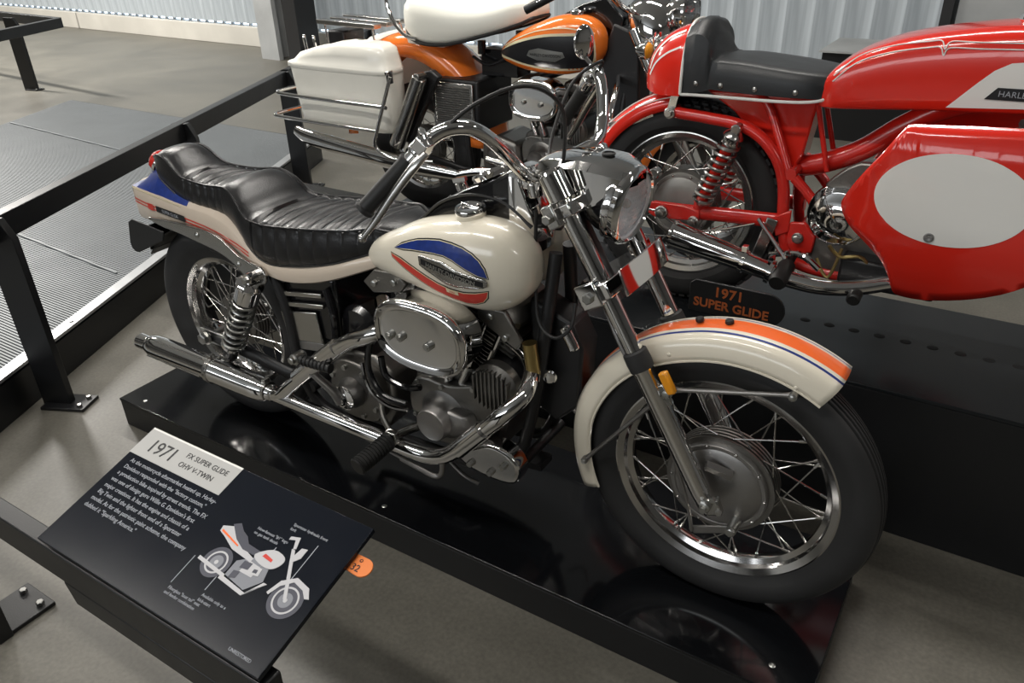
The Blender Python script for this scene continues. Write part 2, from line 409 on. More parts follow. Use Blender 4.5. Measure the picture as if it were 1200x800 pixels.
# ceiling fittings that hold the lamps
for i, (x, y, sx, sy, e) in enumerate(LAMPS):
    t = thing('ceiling_light', ['long ceiling lamp above the motorcycles', 'long ceiling lamp above the ribbed deck', 'long ceiling lamp over the open floor by the blinds', 'long ceiling lamp beyond the red motorcycle nose', 'ceiling lamp above the tilted information sign', 'ceiling lamp on the viewer side of the deck railing', 'farthest ceiling lamp over the open floor', 'ceiling lamp behind the viewer, farthest to the right'][i], 'lamp', (x, y, CEIL-.06))
    g = G(); g.box((0, 0, 0), (sx+.06, sy+.06, .12)); g.out('housing', 'black', t)

# frames of the invented high windows, unseen behind the viewer
g = G()
for k in range(7): g.box((-2.2-4.6+k*9.2/6, -8.93, 2.75), (.08, .1, 2.2))
for z in (1.7, 3.8): g.box((-2.2, -8.93, z), (9.3, .1, .08))
struct(g.out('added_window_frame', 'black'))
# ribbed metal deck
dd = Vector((-.42, .9075, 0)).normalized(); dn = Vector((dd.y, -dd.x, 0))   # along the edge, and outward (to the right)
E0 = Vector((-.96, -.20, 0))
def edge_x(y): return E0.x + (y-E0.y)*dd.x/dd.y
deck = thing('ribbed_deck', 'low grey ribbed metal deck with black sides left of the motorcycles', 'platform', (-2.5, 0, FZ))
def dk(v): return Vector(v)-Vector((-2.5, 0, FZ))
y0, y1 = -.86, 2.58
Lx = -3.05
P = [(edge_x(y0), y0), (edge_x(y1), y1), (edge_x(y1)+Lx, y1), (edge_x(y0)+Lx, y0)]
g = G(); g.prism([(a+2.5, b) for a, b in P], 0.0, .145, plane='xy'); g.out('deck_side', 'steelblack', deck)
g = G(); y = y0+.05
while y < y1-.05:
    xa, xb = edge_x(y)+Lx+.03, edge_x(y)-.055
    g.box(dk(((xa+xb)/2, y, .043)), (xb-xa, .0075, .012)); y += .0135
g.out('rib', 'rib', deck, kind='stuff')
g = G(); a = Vector((edge_x(y0), y0, .05))-dn*.028; b = Vector((edge_x(y1), y1, .05))-dn*.028
g.bar(dk(a), dk(b), .055, .012); g.out('edge_strip', 'edge', deck)
for q in (.46, 1.7):
    g = G(); g.box(dk((edge_x(q)+Lx/2-.03, q, .049)), (-Lx-.12, .010, .013), Matrix.Rotation(-.06, 3, 'Z')); g.out('seam_strip', 'rib', deck)
for q in (-.02, 1.0):
    g = G(); g.cyl(dk((edge_x(q)-.03, q, .055)), dk((edge_x(q)-.03, q, .060)), .008, n=12); g.out('screw', 'bolt', deck)

# railings
def post(parent, o, base, top, n, half=.055, th=.03, plate=(.17, .10), bevel_side=1):
    """upright plate post with chamfered top and a bolted base plate; base in world coordinates; o = origin of the thing"""
    base = Vector(base)-o; n = Vector(n); t = Vector((-n.y, n.x, 0)); h = top-FZ; R = []
    poly = [(-half, 0), (half, 0), (half, h-.07), (half*.45, h), (-half, h)]
    for s in (-1, 1): R.append([base+n*a*bevel_side+t*s*th/2+Vector((0, 0, b)) for a, b in poly])
    g = G(); g.rings(R); p = g.out('post', 'steelblack', parent, bevel=.002)
    g = G(); R3 = Matrix((n, t, Vector((0, 0, 1)))).transposed(); g.box(base+n*.04+Vector((0, 0, .006)), (plate[0], plate[1], .012), R3)
    bp = g.out('base_plate', 'steelblack', p, bevel=.002)
    for s in (-1, 1):
        g = G(); c = base+n*(plate[0]/2+.015)+t*s*(plate[1]/2-.022)+Vector((0, 0, .012)); g.hexnut(c, (0, 0, 1), .009, .008); g.out('bolt', 'bolt', p)
r1 = thing('railing', 'black steel railing with bolted posts running past the rear wheel', 'railing', (-1.37, .9, FZ))
o1 = Vector((-1.37, .9, FZ))
L0 = Vector((-.82, -.27, 0))
def rl(t): return L0 + (Vector((-1.90, 2.05, 0))-L0)*t
for t in (0, .5, 1.0): post(r1, o1, rl(t)+Vector((0, 0, FZ)), .615, dn if t != 1 else dn)
g = G(); g.bar(rl(-.29)+Vector((0, 0, .575))-dn*.02-o1, rl(1.02)+Vector((0, 0, .575))-dn*.02-o1, .05, .085); g.out('top_rail', 'steelblack', r1, bevel=.003)
# rail going on behind the saddlebag
g = G(); g.bar(rl(1.0)+Vector((0, 0, .575))-dn*.02-o1, rl(1.75)+Vector((0, 0, .575))-dn*.02-o1, .05, .085); g.out('top_rail', 'steelblack', r1, bevel=.003)
post(r1, o1, rl(1.7)+Vector((0, 0, FZ)), .615, dn)

r3 = thing('railing', 'short black railing by the blinds beyond the ribbed deck', 'railing', (-6.6, 3.0, FZ)); o3 = Vector((-6.6, 3.0, FZ))
g = G(); g.bar(Vector((-6.25, 3.2, .57))-o3, Vector((-5.2, .9, .57))-o3, .06, .09); g.out('top_rail', 'steelblack', r3, bevel=.003)
g = G(); g.bar(Vector((-6.25, 3.2, .57))-o3, Vector((-9.5, 3.45, .57))-o3, .06, .09); g.out('top_rail', 'steelblack', r3, bevel=.003)
post(r3, o3, (-6.95, 3.1, FZ), .6, (.97, .2, 0), half=.09); post(r3, o3, (-5.62, 1.75, FZ), .6, (.9, .42, 0), half=.07)

r2 = thing('railing', 'low black rail carrying the tilted sign at the front', 'railing', (.06, -.98, FZ)); o2 = Vector((.06, -.98, FZ))
g = G(); g.box(Vector((.365, -.972, .4325))-o2, (1.69, .036, .075)); g.out('top_rail', 'steelblack', r2, bevel=.003)
g = G(); g.prism([(a-o2.x, b-o2.z) for a, b in ((.655, .395), (1.21, .395), (1.21, .345), (.675, .345))], -.990-o2.y, -.954-o2.y); g.out('mounting_box', 'steelblack', r2, bevel=.003)
def upright(x):
    g = G(); g.box(Vector((x+.02, -.972, (.345+FZ)/2))-o2, (.10, .036, .345-FZ)) if x > .5 else g.box(Vector((x+.02, -.972, (.395+FZ)/2))-o2, (.10, .036, .395-FZ)); p = g.out('post', 'steelblack', r2, bevel=.002)
    g = G(); g.box(Vector((x+.0, -.96, FZ+.006))-o2, (.13, .24, .012)); g.out('base_plate', 'steelblack', p, bevel=.002)
    for s in (-.04, .04):
        g = G(); g.hexnut(Vector((x+s, -.865, FZ+.012))-o2, (0, 0, 1), .010, .009); g.out('bolt', 'bolt', p)
upright(.045); upright(1.13)

# black platform under the red motorcycle
pf = thing('display_platform', 'long knee-high black platform under the red motorcycle', 'platform', (1.2, .825, FZ)); op = Vector((1.2, .825, FZ))
g = G(); g.box(Vector((.95, .825, (.328+FZ)/2))-op, (4.0, .568, .328-FZ)); g.out('platform_side', 'steelblack', pf, bevel=.002)
g = G(); g.box(Vector((.95, .825, .334))-op, (4.02, .572, .012)); g.out('platform_top', 'platform', pf, bevel=.003)
for i in range(22):
    g = G(); x = 1.545+i*.0705; c = Vector((x, .834, .3395))-op
    R = []
    for rr, z in ((.0135, .0008), (.0115, .0016)):
        R.append([c+Vector((math.cos(a)*rr*1.15, math.sin(a)*rr, z)) for a in [2*PI*k/14 for k in range(14)]])
    g.rings(R); g.out('slot', 'dark', pf)

# black plinth under the cream motorcycle
pl = thing('display_plinth', 'low polished black plinth under the cream motorcycle', 'plinth', (.7, .035, FZ)); ol = Vector((.7, .035, FZ))
g = G(); g.box(Vector((.697, .035, (-.010+FZ)/2))-ol, (2.345, .519, -.010-FZ)); g.out('plinth_side', 'steelblack', pl, bevel=.002)
g = G(); g.box(Vector((.6975, .035, -.005))-ol, (2.35, .5215, .010)); g.out('plinth_top', 'plinth', pl, bevel=.0022)
for x, y in ((-.38, -.19), (1.78, -.16), (.70, -.19), (-.38, .26), (1.78, .26)):
    g = G(); g.lathe(Vector((x, y, -.0002))-ol, (0, 0, 1), [(0, .0012), (.002, .0012), (.003, .0022), (.006, .0016), (.008, 0)], 16); g.out('screw', 'bolt', pl)
# plinth under the orange motorcycle
pl2 = thing('display_plinth', 'low black plinth under the orange motorcycle at the back', 'plinth', (.1, 1.85, FZ)); ol2 = Vector((.1, 1.85, FZ))
g = G(); g.box((0, 0, .06), (1.95, .50, .12)); g.out('plinth_side', 'steelblack', pl2, bevel=.002)
g = G(); g.box((0, 0, .125), (2.0, .52, .01)); g.out('plinth_top', 'plinth', pl2, bevel=.002)
# far display box behind the red tank
fb = thing('display_platform', 'black display block with grey top standing behind the red tank', 'platform', (1.7, 5.0, FZ)); 
g = G(); g.box((.05, 0, .30), (2.2, .6, .60)); g.out('platform_side', 'steelblack', fb)
g = G(); g.box((.05, 0, .606), (2.24, .64, .012)); g.out('platform_top', 'column', fb)

# ---------------------------------------------------------------- tilted reading sign
u = Vector((1, 0, 0)); v = Vector((0, .961, .276)).normalized(); nn = u.cross(v)
A0 = Vector((.62, -.99, .485)); SW, SH = .583, .283
sg = thing('information_sign', 'tilted black reading panel headed 1971 FX Super Glide', 'sign', A0)
def sp(a, b, h=0): return u*a + v*b + nn*h
R = [[sp(0, 0, h), sp(SW, 0, h), sp(SW, SH, h), sp(0, SH, h)] for h in (-.010, 0)]
g = G(); g.rings(R); g.out('panel', 'acrylic', sg, bevel=.0012)
g = G(); g.rings([[sp(0, SH-.066, h), sp(.264, SH-.066, h), sp(.264, SH-.004, h), sp(0, SH-.004, h)] for h in (.0002, .0009)]); g.out('header', 'signgrey', sg)
g = G(); g.rings([[sp(0, SH-.004, h), sp(.264, SH-.004, h), sp(.264, SH, h), sp(0, SH, h)] for h in (-.004, .0011)]); g.out('header_edge', 'white', sg)
# support under the panel
g = G(); g.rings([[sp(.05, .050, h*1.0), sp(SW-.04, .050, h), sp(SW-.04, SH-.04, h), sp(.05, SH-.04, h)] for h in (-.05, -.0102)]); g.out('bracket', 'steelblack', sg, bevel=.003)
def st(name, s, size, a, b, m='pale', **k):
    h = .0009 if m == 'ink' else .0002
    return put_text(name, s, size, frame_mtx(sp(a, b, h), u, v), m, sg, **k)
st('lettering', '1971', .042, .028, SH-.050, 'ink', spacing=.95)
st('lettering', 'FX SUPER GLIDE', .0158, .128, SH-.028, 'ink', spacing=1.02)
st('lettering', 'OHV V-TWIN', .0158, .128, SH-.050, 'ink', spacing=1.02)
body = ['As the motorcycle aftermarket heated up, Harley-', 'Davidson responded with the "factory custom,"', 'a production bike inspired by street trends. The FX', "was one of design guru Willie G. Davidson's first", 'major creations. It has the engine and chassis of a', 'Big Twin and the lighter front end of a Sportster', 'model. As for the patriotic paint scheme, the company', 'dubbed it "Sparkling America."']
for i, s in enumerate(body): st('lettering', s, .0123, .022, SH-.083-i*.0158)
cap = .0078
for s, a, b in (('Sportster hydraulic front\nfork', .445, .228), ('Now-famous "#1" logo\non gas tank decals', .388, .195), ('Fiberglass "boat tail" seat\nand fender combination', .325, .042), ('Available only as a\nkick-start', .392, .058)): st('lettering', s, cap, a, b, line=1.15)
st('lettering', 'UNRESTORED', .0078, .505, .012)
def sline(a0, b0, a1, b1, wd_=.0007, m='pale', name='guide_line'):
    g = G(); d = Vector((a1-a0, b1-b0, 0)).normalized(); n = Vector((-d.y, d.x, 0))*wd_
    g.rings([[sp(a0-n.x, b0-n.y, h), sp(a0+n.x, b0+n.y, h), sp(a1+n.x, b1+n.y, h), sp(a1-n.x, b1-n.y, h)] for h in (.0002, .0006)]); g.out(name, m, sg)
sline(.515, .216, .515, .14); sline(.448, .182, .448, .14); sline(.322, .108, .322, .052); sline(.390, .095, .390, .068)
# flat printed picture of the motorcycle on the sign
def pic(poly, m, h=.0006, smooth=0, name='printed_picture'):
    if smooth: poly = [tuple(p)[:2] for p in cat_rom([(a, b, 0) for a, b in poly], smooth, True)]
    g = G(); X, Y, K = .330, .084, .128
    g.rings([[sp(X+a*K, Y+b*K, q) for a, b in poly] for q in (.0002, h)]); return g.out(name, m, sg)
def ringp(cx, cy, r0, r1, m, h):
    n = 40
    g = G(); X, Y, K = .330, .084, .128; R = []
    for i in range(n):
        a = 2*PI*i/n; R.append([sp(X+(cx+q*math.cos(a))*K, Y+(cy+q*math.sin(a))*K, z) for q, z in ((r0, .0002), (r1, .0002), (r1, h), (r0, h))])
    g.rings(R, loop=True); g.out('printed_picture', m, sg)
for cx, r in ((.30, .225), (1.58, .245)):
    ringp(cx, .24, r-.06, r, 'printdark', .0005); ringp(cx, .24, r-.085, r-.06, 'printlight', .0007); ringp(cx, .24, .10, r-.085, 'printdark', .0004); ringp(cx, .24, .0, .10, 'printgrey', .0007); ringp(cx, .24, .0, .03, 'printlight', .0009)
pic([(.55, .16), (.95, .10), (1.12, .30), (1.05, .50), (.75, .52), (.55, .38)], 'printgrey', .0006)
pic([(.70, .28), (.92, .28), (.94, .44), (.72, .46)], 'printlight', .0008)
pic([(0, .22), (.55, .16), (.56, .11), (0, .17)], 'printlight', .0008); pic([(.5, .14), (1.0, .08), (1.2, .3), (1.14, .3), (.98, .03), (.5, .08)], 'printlight', .0009)
pic([(-.05, .70), (.12, .76), (.30, .62), (.75, .50), (.74, .44), (.35, .48), (.1, .58), (-.03, .62)], 'printlight', .0009)
pic([(.08, .78), (.18, .84), (.30, .76), (.42, .72), (.52, .64), (.80, .62), (.80, .54), (.5, .54), (.3, .62)], 'printdark', .0011)
pic([(.72, .56), (.92, .72), (1.14, .70), (1.18, .60), (1.08, .48), (.86, .48)], 'printlight', .0012, 3)
pic([(.84, .58), (1.02, .56), (1.02, .60), (.86, .63)], 'reddecal', .0015); pic([(.0, .66), (.4, .56), (.4, .54), (0, .63)], 'orangedecal', .0015)
pic([(1.14, .84), (1.20, .84), (1.60, .24), (1.54, .24)], 'printlight', .0012); pic([(1.0, .98), (1.14, 1.02), (1.2, .86), (1.16, .84), (1.10, .96), (1.0, .93)], 'printlight', .0012)
pic([(1.30, .70), (1.36, .78), (1.36, .92), (1.27, .90), (1.24, .76)], 'printlight', .0014)
pic([(1.27, .22), (1.34, .42), (1.52, .55), (1.76, .50), (1.86, .38), (1.80, .36), (1.70, .44), (1.52, .48), (1.38, .36), (1.31, .20)], 'printlight', .0013)
pic([(.66, .32), (.80, .34), (.80, .44), (.66, .43)], 'printdark', .0010); pic([(.84, .30), (1.0, .33), (.98, .44), (.84, .42)], 'printlight', .0011); pic([(.88, .34), (.95, .35), (.94, .40), (.88, .39)], 'printdark', .0013); pic([(.62, .14), (.72, .18), (.72, .28), (.62, .26)], 'printdark', .0010)
# orange numbered tag hanging on the right edge of the sign
T0 = Vector((1.215, -.775, .535))
tg = thing('number_tag', 'small round-ended orange tag numbered 32 beside the sign', 'tag', T0)
g = G(); poly = [(-.028, -.014)]+[(.010+.017*math.cos(a), .017*math.sin(a)) for a in [(-.5+k/12)*PI for k in range(13)]]+[(-.028, .017)]
g.rings([[u*a+v*b+nn*h for a, b in poly] for h in (-.003, 0)]); g.out('tag_plate', 'tag', tg, bevel=.0006)
put_text('lettering', '32', .017, frame_mtx(u*-.010+v*-.011+nn*.0003, u, v), 'ink', tg)
g = G(); g.torus(u*.000+v*.009+nn*.0004, nn, .0025, .0006, 14, 6); g.out('printed_mark', 'ink', tg)
# black name plate with orange lettering standing on the platform
NP = Vector((1.30, .47, .42)); 
npz = thing('name_plate', 'black rounded plate lettered 1971 SUPER GLIDE in orange behind the front fender', 'sign', (1.385, .505, FZ))
fN = (1.385, .505, FZ)
def q(x, z): return (x-fN[0], z-FZ)
poly = [q(1.29, .462), q(1.505, .462)]+[(1.505+.0-fN[0]+.047*math.cos(a), .509-FZ+.047*math.sin(a)) for a in [(-.5+k/14)*PI for k in range(15)]]+[q(1.305, .556), q(1.29, .543)]
TN = Matrix.Rotation(math.radians(0), 3, 'X')
g = G(); g.prism(poly, -.004, .004); g.out('plate', 'steelblack', npz, bevel=.0015)
put_text('lettering', '1971', .040, frame_mtx((1.400-fN[0], -.0045, .517-FZ), (1, 0, 0), (0, 0, 1)), 'brick', npz, align='CENTER', spacing=1.05, bold=.001)
put_text('lettering', 'SUPER GLIDE', .036, frame_mtx((1.408-fN[0], -.0045, .480-FZ), (1, 0, 0), (0, 0, 1)), 'brick', npz, align='CENTER', bold=.001)
g = G(); g.box((.0, .010, .30), (.03, .012, .60)); g.out('stem', 'steelblack', npz)

# ================================================================ MOTORCYCLE PARTS SHARED BY ALL THREE
def wheel(par, c, R, tw, rr, rw, hub_r=.03, drum=.085, drum_side=-1, n_sp=40, grooves=5, drum_mat='steel', rim_mat='rimchrome', knobby=False, drum_y=.0):
    """rim (mesh) > tyre, spokes, hub, brake plate ; axle along y"""
    g = G(); h = rw/2
    prof = [(rr, -h), (rr, -h+.004), (rr-.006, -h+.006), (rr-.012, -h+.008), (rr-.014, -h*.55), (rr-.027, -h*.35), (rr-.029, 0), (rr-.027, h*.35), (rr-.014, h*.55), (rr-.012, h-.008), (rr-.006, h-.006), (rr, h-.004), (rr, h), (rr-.004, h+.001), (rr-.010, h-.002), (rr-.018, h-.006), (rr-.022, h*.5), (rr-.033, h*.3), (rr-.035, 0), (rr-.033, -h*.3), (rr-.022, -h*.5), (rr-.018, -h+.006), (rr-.010, -h+.002), (rr-.004, -h-.001), (rr, -h)]
    g.lathe((0, 0, 0), (0, 1, 0), prof, 120); rim = g.out('wheel_rim', rim_mat, par, loc=c)
    g = G(); t = tw/2; H = R-rr; P = []
    P += [(rr-.006, -h+.001), (rr+.004, -h-.001), (rr+H*.22, -t*.90), (rr+H*.45, -t), (rr+H*.66, -t*.97), (rr+H*.80, -t*.86), (rr+H*.86, -t*.80)]
    m = grooves; w2 = t*.76
    for i in range(m):
        a = -w2+2*w2*i/m; b = -w2+2*w2*(i+1)/m; gw = .0032
        def cr(y): return R - (y/t)**2*H*.20
        P += [(cr(a+gw)-.006 if i else cr(a+gw)-.001, a+gw*.4), (cr(a+gw), a+gw), (cr((a+b)/2), (a+b)/2), (cr(b-gw), b-gw), (cr(b-gw)-.006 if i < m-1 else cr(b-gw)-.001, b-gw*.4)]
    P += [(r, -y) for r, y in reversed(P[:7])]
    g.lathe((0, 0, 0), (0, 1, 0), P, 96); ty = g.out('tyre', 'rubber', rim, ang=30)
    if knobby:
        g = G()
        for i in range(64):
            a = 2*PI*i/64
            for y in (-t*.62, -t*.2, t*.2, t*.62):
                a2 = a+(0 if y in (-t*.62, t*.2) else PI/64); rr2 = R-(y/t)**2*H*.2+.001
                Rm = Matrix.Rotation(-a2, 3, 'Y'); g.box(Rm @ Vector((rr2, y, 0)), (.007, t*.34, R*.062), Rm)
        g.out('tread', 'rubber', ty, kind='stuff')
    # spokes: four shared meshes turned about the axle
    fl = drum if drum_side else hub_r+.02
    per = n_sp//4
    for s in (-1, 1):
        f_r = (drum+.012) if s == drum_side else hub_r+.022
        for d in (-1, 1):
            a0 = 0; a1 = d*(.55 if f_r > .06 else .42)*1.25
            p0 = Vector((f_r, s*(.030 if s != drum_side else .028), 0)); 
            p1 = Vector(((rr-.032)*math.cos(a1), s*.006, (rr-.032)*math.sin(a1)))
            g = G(); g.tube([p0, p0+(p1-p0)*.9, p1], .0018, 6, smooth=False); g.cyl(p1-(p1-p0).normalized()*.018, p1+(p1-p0).normalized()*.004, .0032, n=6)
            ph = (0 if d > 0 else PI/per*.9)+(0 if s > 0 else PI/per*.5)
            s0 = g.out('spoke', 'dullchrome', rim); s0.rotation_euler = (0, ph, 0)
            for k in range(1, per): copy_obj(s0, rim, rot=(0, ph+2*PI*k/per, 0))
    g = G(); g.cyl((0, -.045, 0), (0, .045, 0), hub_r, n=24); g.lathe((0, 0, 0), (0, 1, 0), [(0, .026), (hub_r+.028, .026), (hub_r+.028, .032), (0, .032)], 32); g.out('hub', 'dullchrome', rim)
    if drum:
        s = drum_side
        g = G(); pr = [(0, .046), (drum*.45, .047), (drum*.80, .043), (drum*.88, .039), (drum*.90, .041), (drum*.97, .041), (drum, .036), (drum, .026)]
        g.lathe((0, s*drum_y, 0), (0, s, 0), pr, 56); bpz = g.out('brake_plate', drum_mat, rim)
        g = G(); pr = [(drum, .028)]
        for i in range(5): y = .028-.011*i; pr += [(drum+.012, y), (drum+.012, y-.005), (drum+.004, y-.006), (drum+.004, y-.010)]
        pr += [(0, -.027)]
        g.lathe((0, s*drum_y, 0), (0, s, 0), pr, 56); g.out('brake_drum', 'alu', rim)
        for k in range(10):
            a = 2*PI*k/10; g = G(); g.sph((math.cos(a)*drum*.955, s*(.042+drum_y), math.sin(a)*drum*.955), (.004, .003, .004), 8, 6); g.out('rivet', 'dullchrome', bpz)
    return rim

def shock(par, a, b, R=.026, turns=9, body='black', spr='bolt', tube_m='black', cover=.07, r=.0042, coilm=None):
    a, b = Vector(a), Vector(b); d = (b-a).normalized(); L = (b-a).length
    g = G(); g.cyl(a+d*.01, b-d*.01, R*.5, n=20); g.cyl(b-d*.075, b-d*.015, R*.72, n=20); s = g.out('shock_absorber', tube_m, par)
    g = G(); g.lathe(a, d, [(0, .012), (R*.8, .014), (R*1.22, .024), (R*1.25, .030), (R*1.12, .034), (R*1.12, cover), (R*.9, cover+.002)], 28); g.out('shock_cover', 'chrome', s)
    g = G(); g.spring(a+d*(cover+.004), b-d*.065, R*1.02, r, turns); g.out('spring', spr, s)
    g = G(); g.lathe(b-d*.07, d, [(0, 0), (R*1.1, 0), (R*1.15, .008), (R*.8, .012), (0, .012)], 24); g.out('spring_seat', 'chrome', s)
    for p in (a, b):
        g = G(); g.cyl(p-Vector((0, .018, 0)), p+Vector((0, .018, 0)), .016, n=18, bev=.003); g.out('mounting_eye', 'chrome', s)
        g = G(); g.hexnut(p-Vector((0, .018, 0)), (0, -1, 0), .010, .010); g.out('nut', 'bolt', s)
    return s

def vtwin(par, ox, oz, sc=1.0, y_ac=-.185, name='engine'):
    """45 degree V-twin: crankcase > cylinders, heads, rocker boxes, gear cover, generator, air cleaner"""
    def P(x, y, z): return Vector((ox+x*sc, y*sc, oz+z*sc))
    g = G(); poly = [(-.13, -.10), (.0, -.135), (.12, -.09), (.15, .01), (.13, .10), (.05, .15), (-.05, .15), (-.13, .10), (-.16, .0)]
    g.prism([(ox+a*sc, oz+b*sc) for a, b in poly], -.085*sc, .085*sc); eng = g.out(name, 'alu', par, bevel=.012*sc, seg=3)
    for sgn in (-1, 1):
        d = Vector((math.sin(sgn*.3927), 0, math.cos(.3927)))
        base = P(0, 0, 0)+d*.125*sc
        g = G(); pr = [(0, 0)]
        for i in range(10):
            h = i*.0125; pr += [(.052, h), (.068, h+.001), (.068, h+.0035), (.052, h+.0045)]
        pr = [(r*sc, h*sc) for r, h in pr]+[(0, .128*sc)]; g.lathe(base, d, pr, 36); cy = g.out('cylinder', 'black' if False else 'alu', eng)
        hb = base+d*.128*sc
        g = G(); e = Vector((d.z, 0, -d.x))
        for i in range(6):
            h = .004+i*.013; wq = .078+.004*i
            g.bar(hb+d*h*sc-Vector((0, .078*sc, 0)), hb+d*h*sc+Vector((0, .078*sc, 0)), .155*sc, .0045*sc, up=d)
        g.bar(hb+d*.035*sc-Vector((0, .062*sc, 0)), hb+d*.035*sc+Vector((0, .062*sc, 0)), .12*sc, .075*sc, up=d)
        g.out('cylinder_head', 'alu', eng)
        rb = hb+d*.082*sc; g = G(); R = []
        for i, (yy, s1) in enumerate(((-.088, .75), (-.07, 1), (.0, 1.06), (.07, 1), (.088, .75))):
            R.append([rb+e*a*s1*sc+d*b*sc+Vector((0, yy*sc, 0)) for a, b in ((-.062, 0), (-.062, .02), (-.04, .045*s1), (0, .055*s1), (.04, .045*s1), (.062, .02), (.062, 0))])
        g.rings(R); ro = g.out('rocker_box', 'alu', eng, bevel=.004)
        for k, (a, b) in enumerate(((-.03, .025), (.03, .025))):
            g = G(); g.hexnut(rb+e*a*sc+d*b*sc+Vector((0, -.088*sc, 0)), (0, -1, 0), .011*sc, .009*sc); g.out('nut', 'bolt', ro)
        for dx in (-.020, .030):
            g = G(); a = P(sgn*.045+dx, -.098, .10); b = hb+e*dx*sc+d*.06*sc+Vector((0, -.085*sc, 0)); g.tube([a, b], .008*sc, 10); g.cyl(a, a+(b-a)*.3, .012*sc, n=14)
            g.out('pushrod_tube', 'chrome', eng)
    # gear case cover with round cone
    g = G(); poly = [(-.125, -.03), (-.07, -.085), (.03, -.08), (.12, -.01), (.175, .075), (.155, .12), (.09, .125), (.0, .10), (-.09, .10), (-.13, .05)]
    g.prism([(ox+a*sc, oz+b*sc) for a, b in poly], -.085*sc, -.122*sc, smooth=3); cc = g.out('gear_cover', 'alu', eng, bevel=.006*sc, seg=3)
    g = G(); g.lathe(P(-.02, -.118, .005), (0, -1, 0), [(.078*sc, 0), (.060*sc, .012*sc), (.050*sc, .03*sc), (.046*sc, .060*sc), (.043*sc, .064*sc), (.040*sc, .062*sc), (0, .060*sc)], 40); g.out('cone_cover', 'steel', cc)
    g = G(); R = []
    for yy, k in ((-.118, 1), (-.150, .86), (-.156, .6)): R.append([P(-.02+a*k, yy, .0+b*k) for a, b in ((.03, .05), (.10, .045), (.115, .01), (.08, -.03), (.02, -.045), (-.02, -.03), (-.02, .03))])
    g.rings(R); g.out('cone_shoulder', 'steel', cc, bevel=.008, seg=3)
    for a, b in ((-.115, -.02), (-.06, -.075), (.03, -.07), (.115, .0), (.16, .08), (.08, .115), (-.02, .092), (-.10, .085)):
        g = G(); g.cyl(P(a, -.122, b), P(a, -.130, b), .0065*sc, n=12, bev=.001); g.out('screw', 'bolt', cc)
    # generator with finned end
    g = G(); g.cyl(P(.150, -.10, .145), P(.150, .10, .145), .058*sc, n=28, bev=.004); gen = g.out('generator', 'black', eng)
    g = G(); g.lathe(P(.150, -.10, .145), (0, -1, 0), [(.058*sc, 0), (.066*sc, .004), (.064*sc, .028*sc), (.046*sc, .044*sc), (0, .048*sc)], 32); g.out('generator_cap', 'alu', gen)
    for k in range(9):
        x = -.048+.012*k; hh = math.sqrt(max(.0001, .062**2-x*x)); g = G(); g.box(P(.150+x, -.127, .145), (.0034*sc, .050*sc, 2*hh*.88*sc)); g.out('fin', 'alu', gen)
    # carburettor
    g = G(); g.cyl(P(0, -.06, .245), P(0, y_ac+.01, .245), .03*sc, n=20); g.box(P(.0, -.10, .22), (.07*sc, .07*sc, .07*sc)); g.out('carburettor', 'black', eng, bevel=.004)
    return eng

def air_cleaner(par, c, L, H, y0, y1, tilt=0, screws=(), name='air_cleaner', m='chrome'):
    def ov(k, yy, dz=0):
        R = []
        for i in range(48):
            a = 2*PI*i/48; ca, sa = math.cos(a), math.sin(a); e = .76
            x = math.copysign(abs(ca)**e, ca)*L*k; z = math.copysign(abs(sa)**e, sa)*H*(1-(1-k)*L/H)
            R.append(Vector((c[0]+x*math.cos(tilt)-z*math.sin(tilt), yy, c[1]+x*math.sin(tilt)+z*math.cos(tilt))))
        return R
    g = G(); g.rings([ov(.92, y0), ov(.96, y0-.004), ov(.97, y1+.022), ov(1.0, y1+.018), ov(1.0, y1+.010), ov(.97, y1+.002), ov(.93, y1), ov(.90, y1+.003), ov(.86, y1+.009), ov(.80, y1+.010)])
    ac = g.out(name, m, par, ang=50)
    for x, z in screws:
        g = G(); g.cyl((c[0]+x, y1+.012, c[1]+z), (c[0]+x, y1-.001, c[1]+z), .0105, n=18, bev=.002); g.cyl((c[0]+x, y1, c[1]+z), (c[0]+x, y1-.004, c[1]+z), .0055, n=6); g.out('screw', 'bolt', ac)
    return ac

def tank_half(par, tab, sy, m, name='fuel_tank', e=2.5, n=36, N=44, cy=None):
    """tab rows: x, z_top, z_bottom, y_inner, y_outer (positive numbers); sy=-1 for the near side"""
    R = []; x0, x1 = tab[0][0], tab[-1][0]
    for i in range(N+1):
        f = .5-.5*math.cos(PI*i/N); x = x0+(x1-x0)*f; zt, zb, yi, yo = lerp_tab(tab, x); ring = []
        for j in range(n):
            a = 2*PI*j/n; ca, sa = math.cos(a), math.sin(a)
            yy = (yi+yo)/2+math.copysign(abs(ca)**(2/e), ca)*(yo-yi)/2; zz = (zt+zb)/2+math.copysign(abs(sa)**(2/e), sa)*(zt-zb)/2
            ring.append(Vector((x, sy*yy, zz)))
        R.append(ring)
    g = G(); g.rings(R); return g.out(name, m, par, ang=60)

def fender(par, c, sec, a0, a1, name='fender', m=('cream',), mis=None, n=48, rfun=None, parent_th=.0022, yfun=None):
    """sec: (y, r) outline across the crown; swept about the axle c from a0 to a1 (degrees)"""
    R = []
    for i in range(n+1):
        f = i/n; a = math.radians(a0+(a1-a0)*f); k = rfun(f) if rfun else 0; yk = yfun(f) if yfun else 1
        dirv = Vector((math.cos(a), 0, math.sin(a))); base = max(r for y, r in sec)
        R.append([Vector(c)+dirv*((r-base)*yk+base+k)+Vector((0, y*yk, 0)) for y, r in sec])
    g = G(); g.rings(R, closed=False, mis=mis); o = g.out(name, m, par, ang=60)
    s = o.modifiers.new('thickness', 'SOLIDIFY'); s.thickness = parent_th; s.offset = 0
    return o

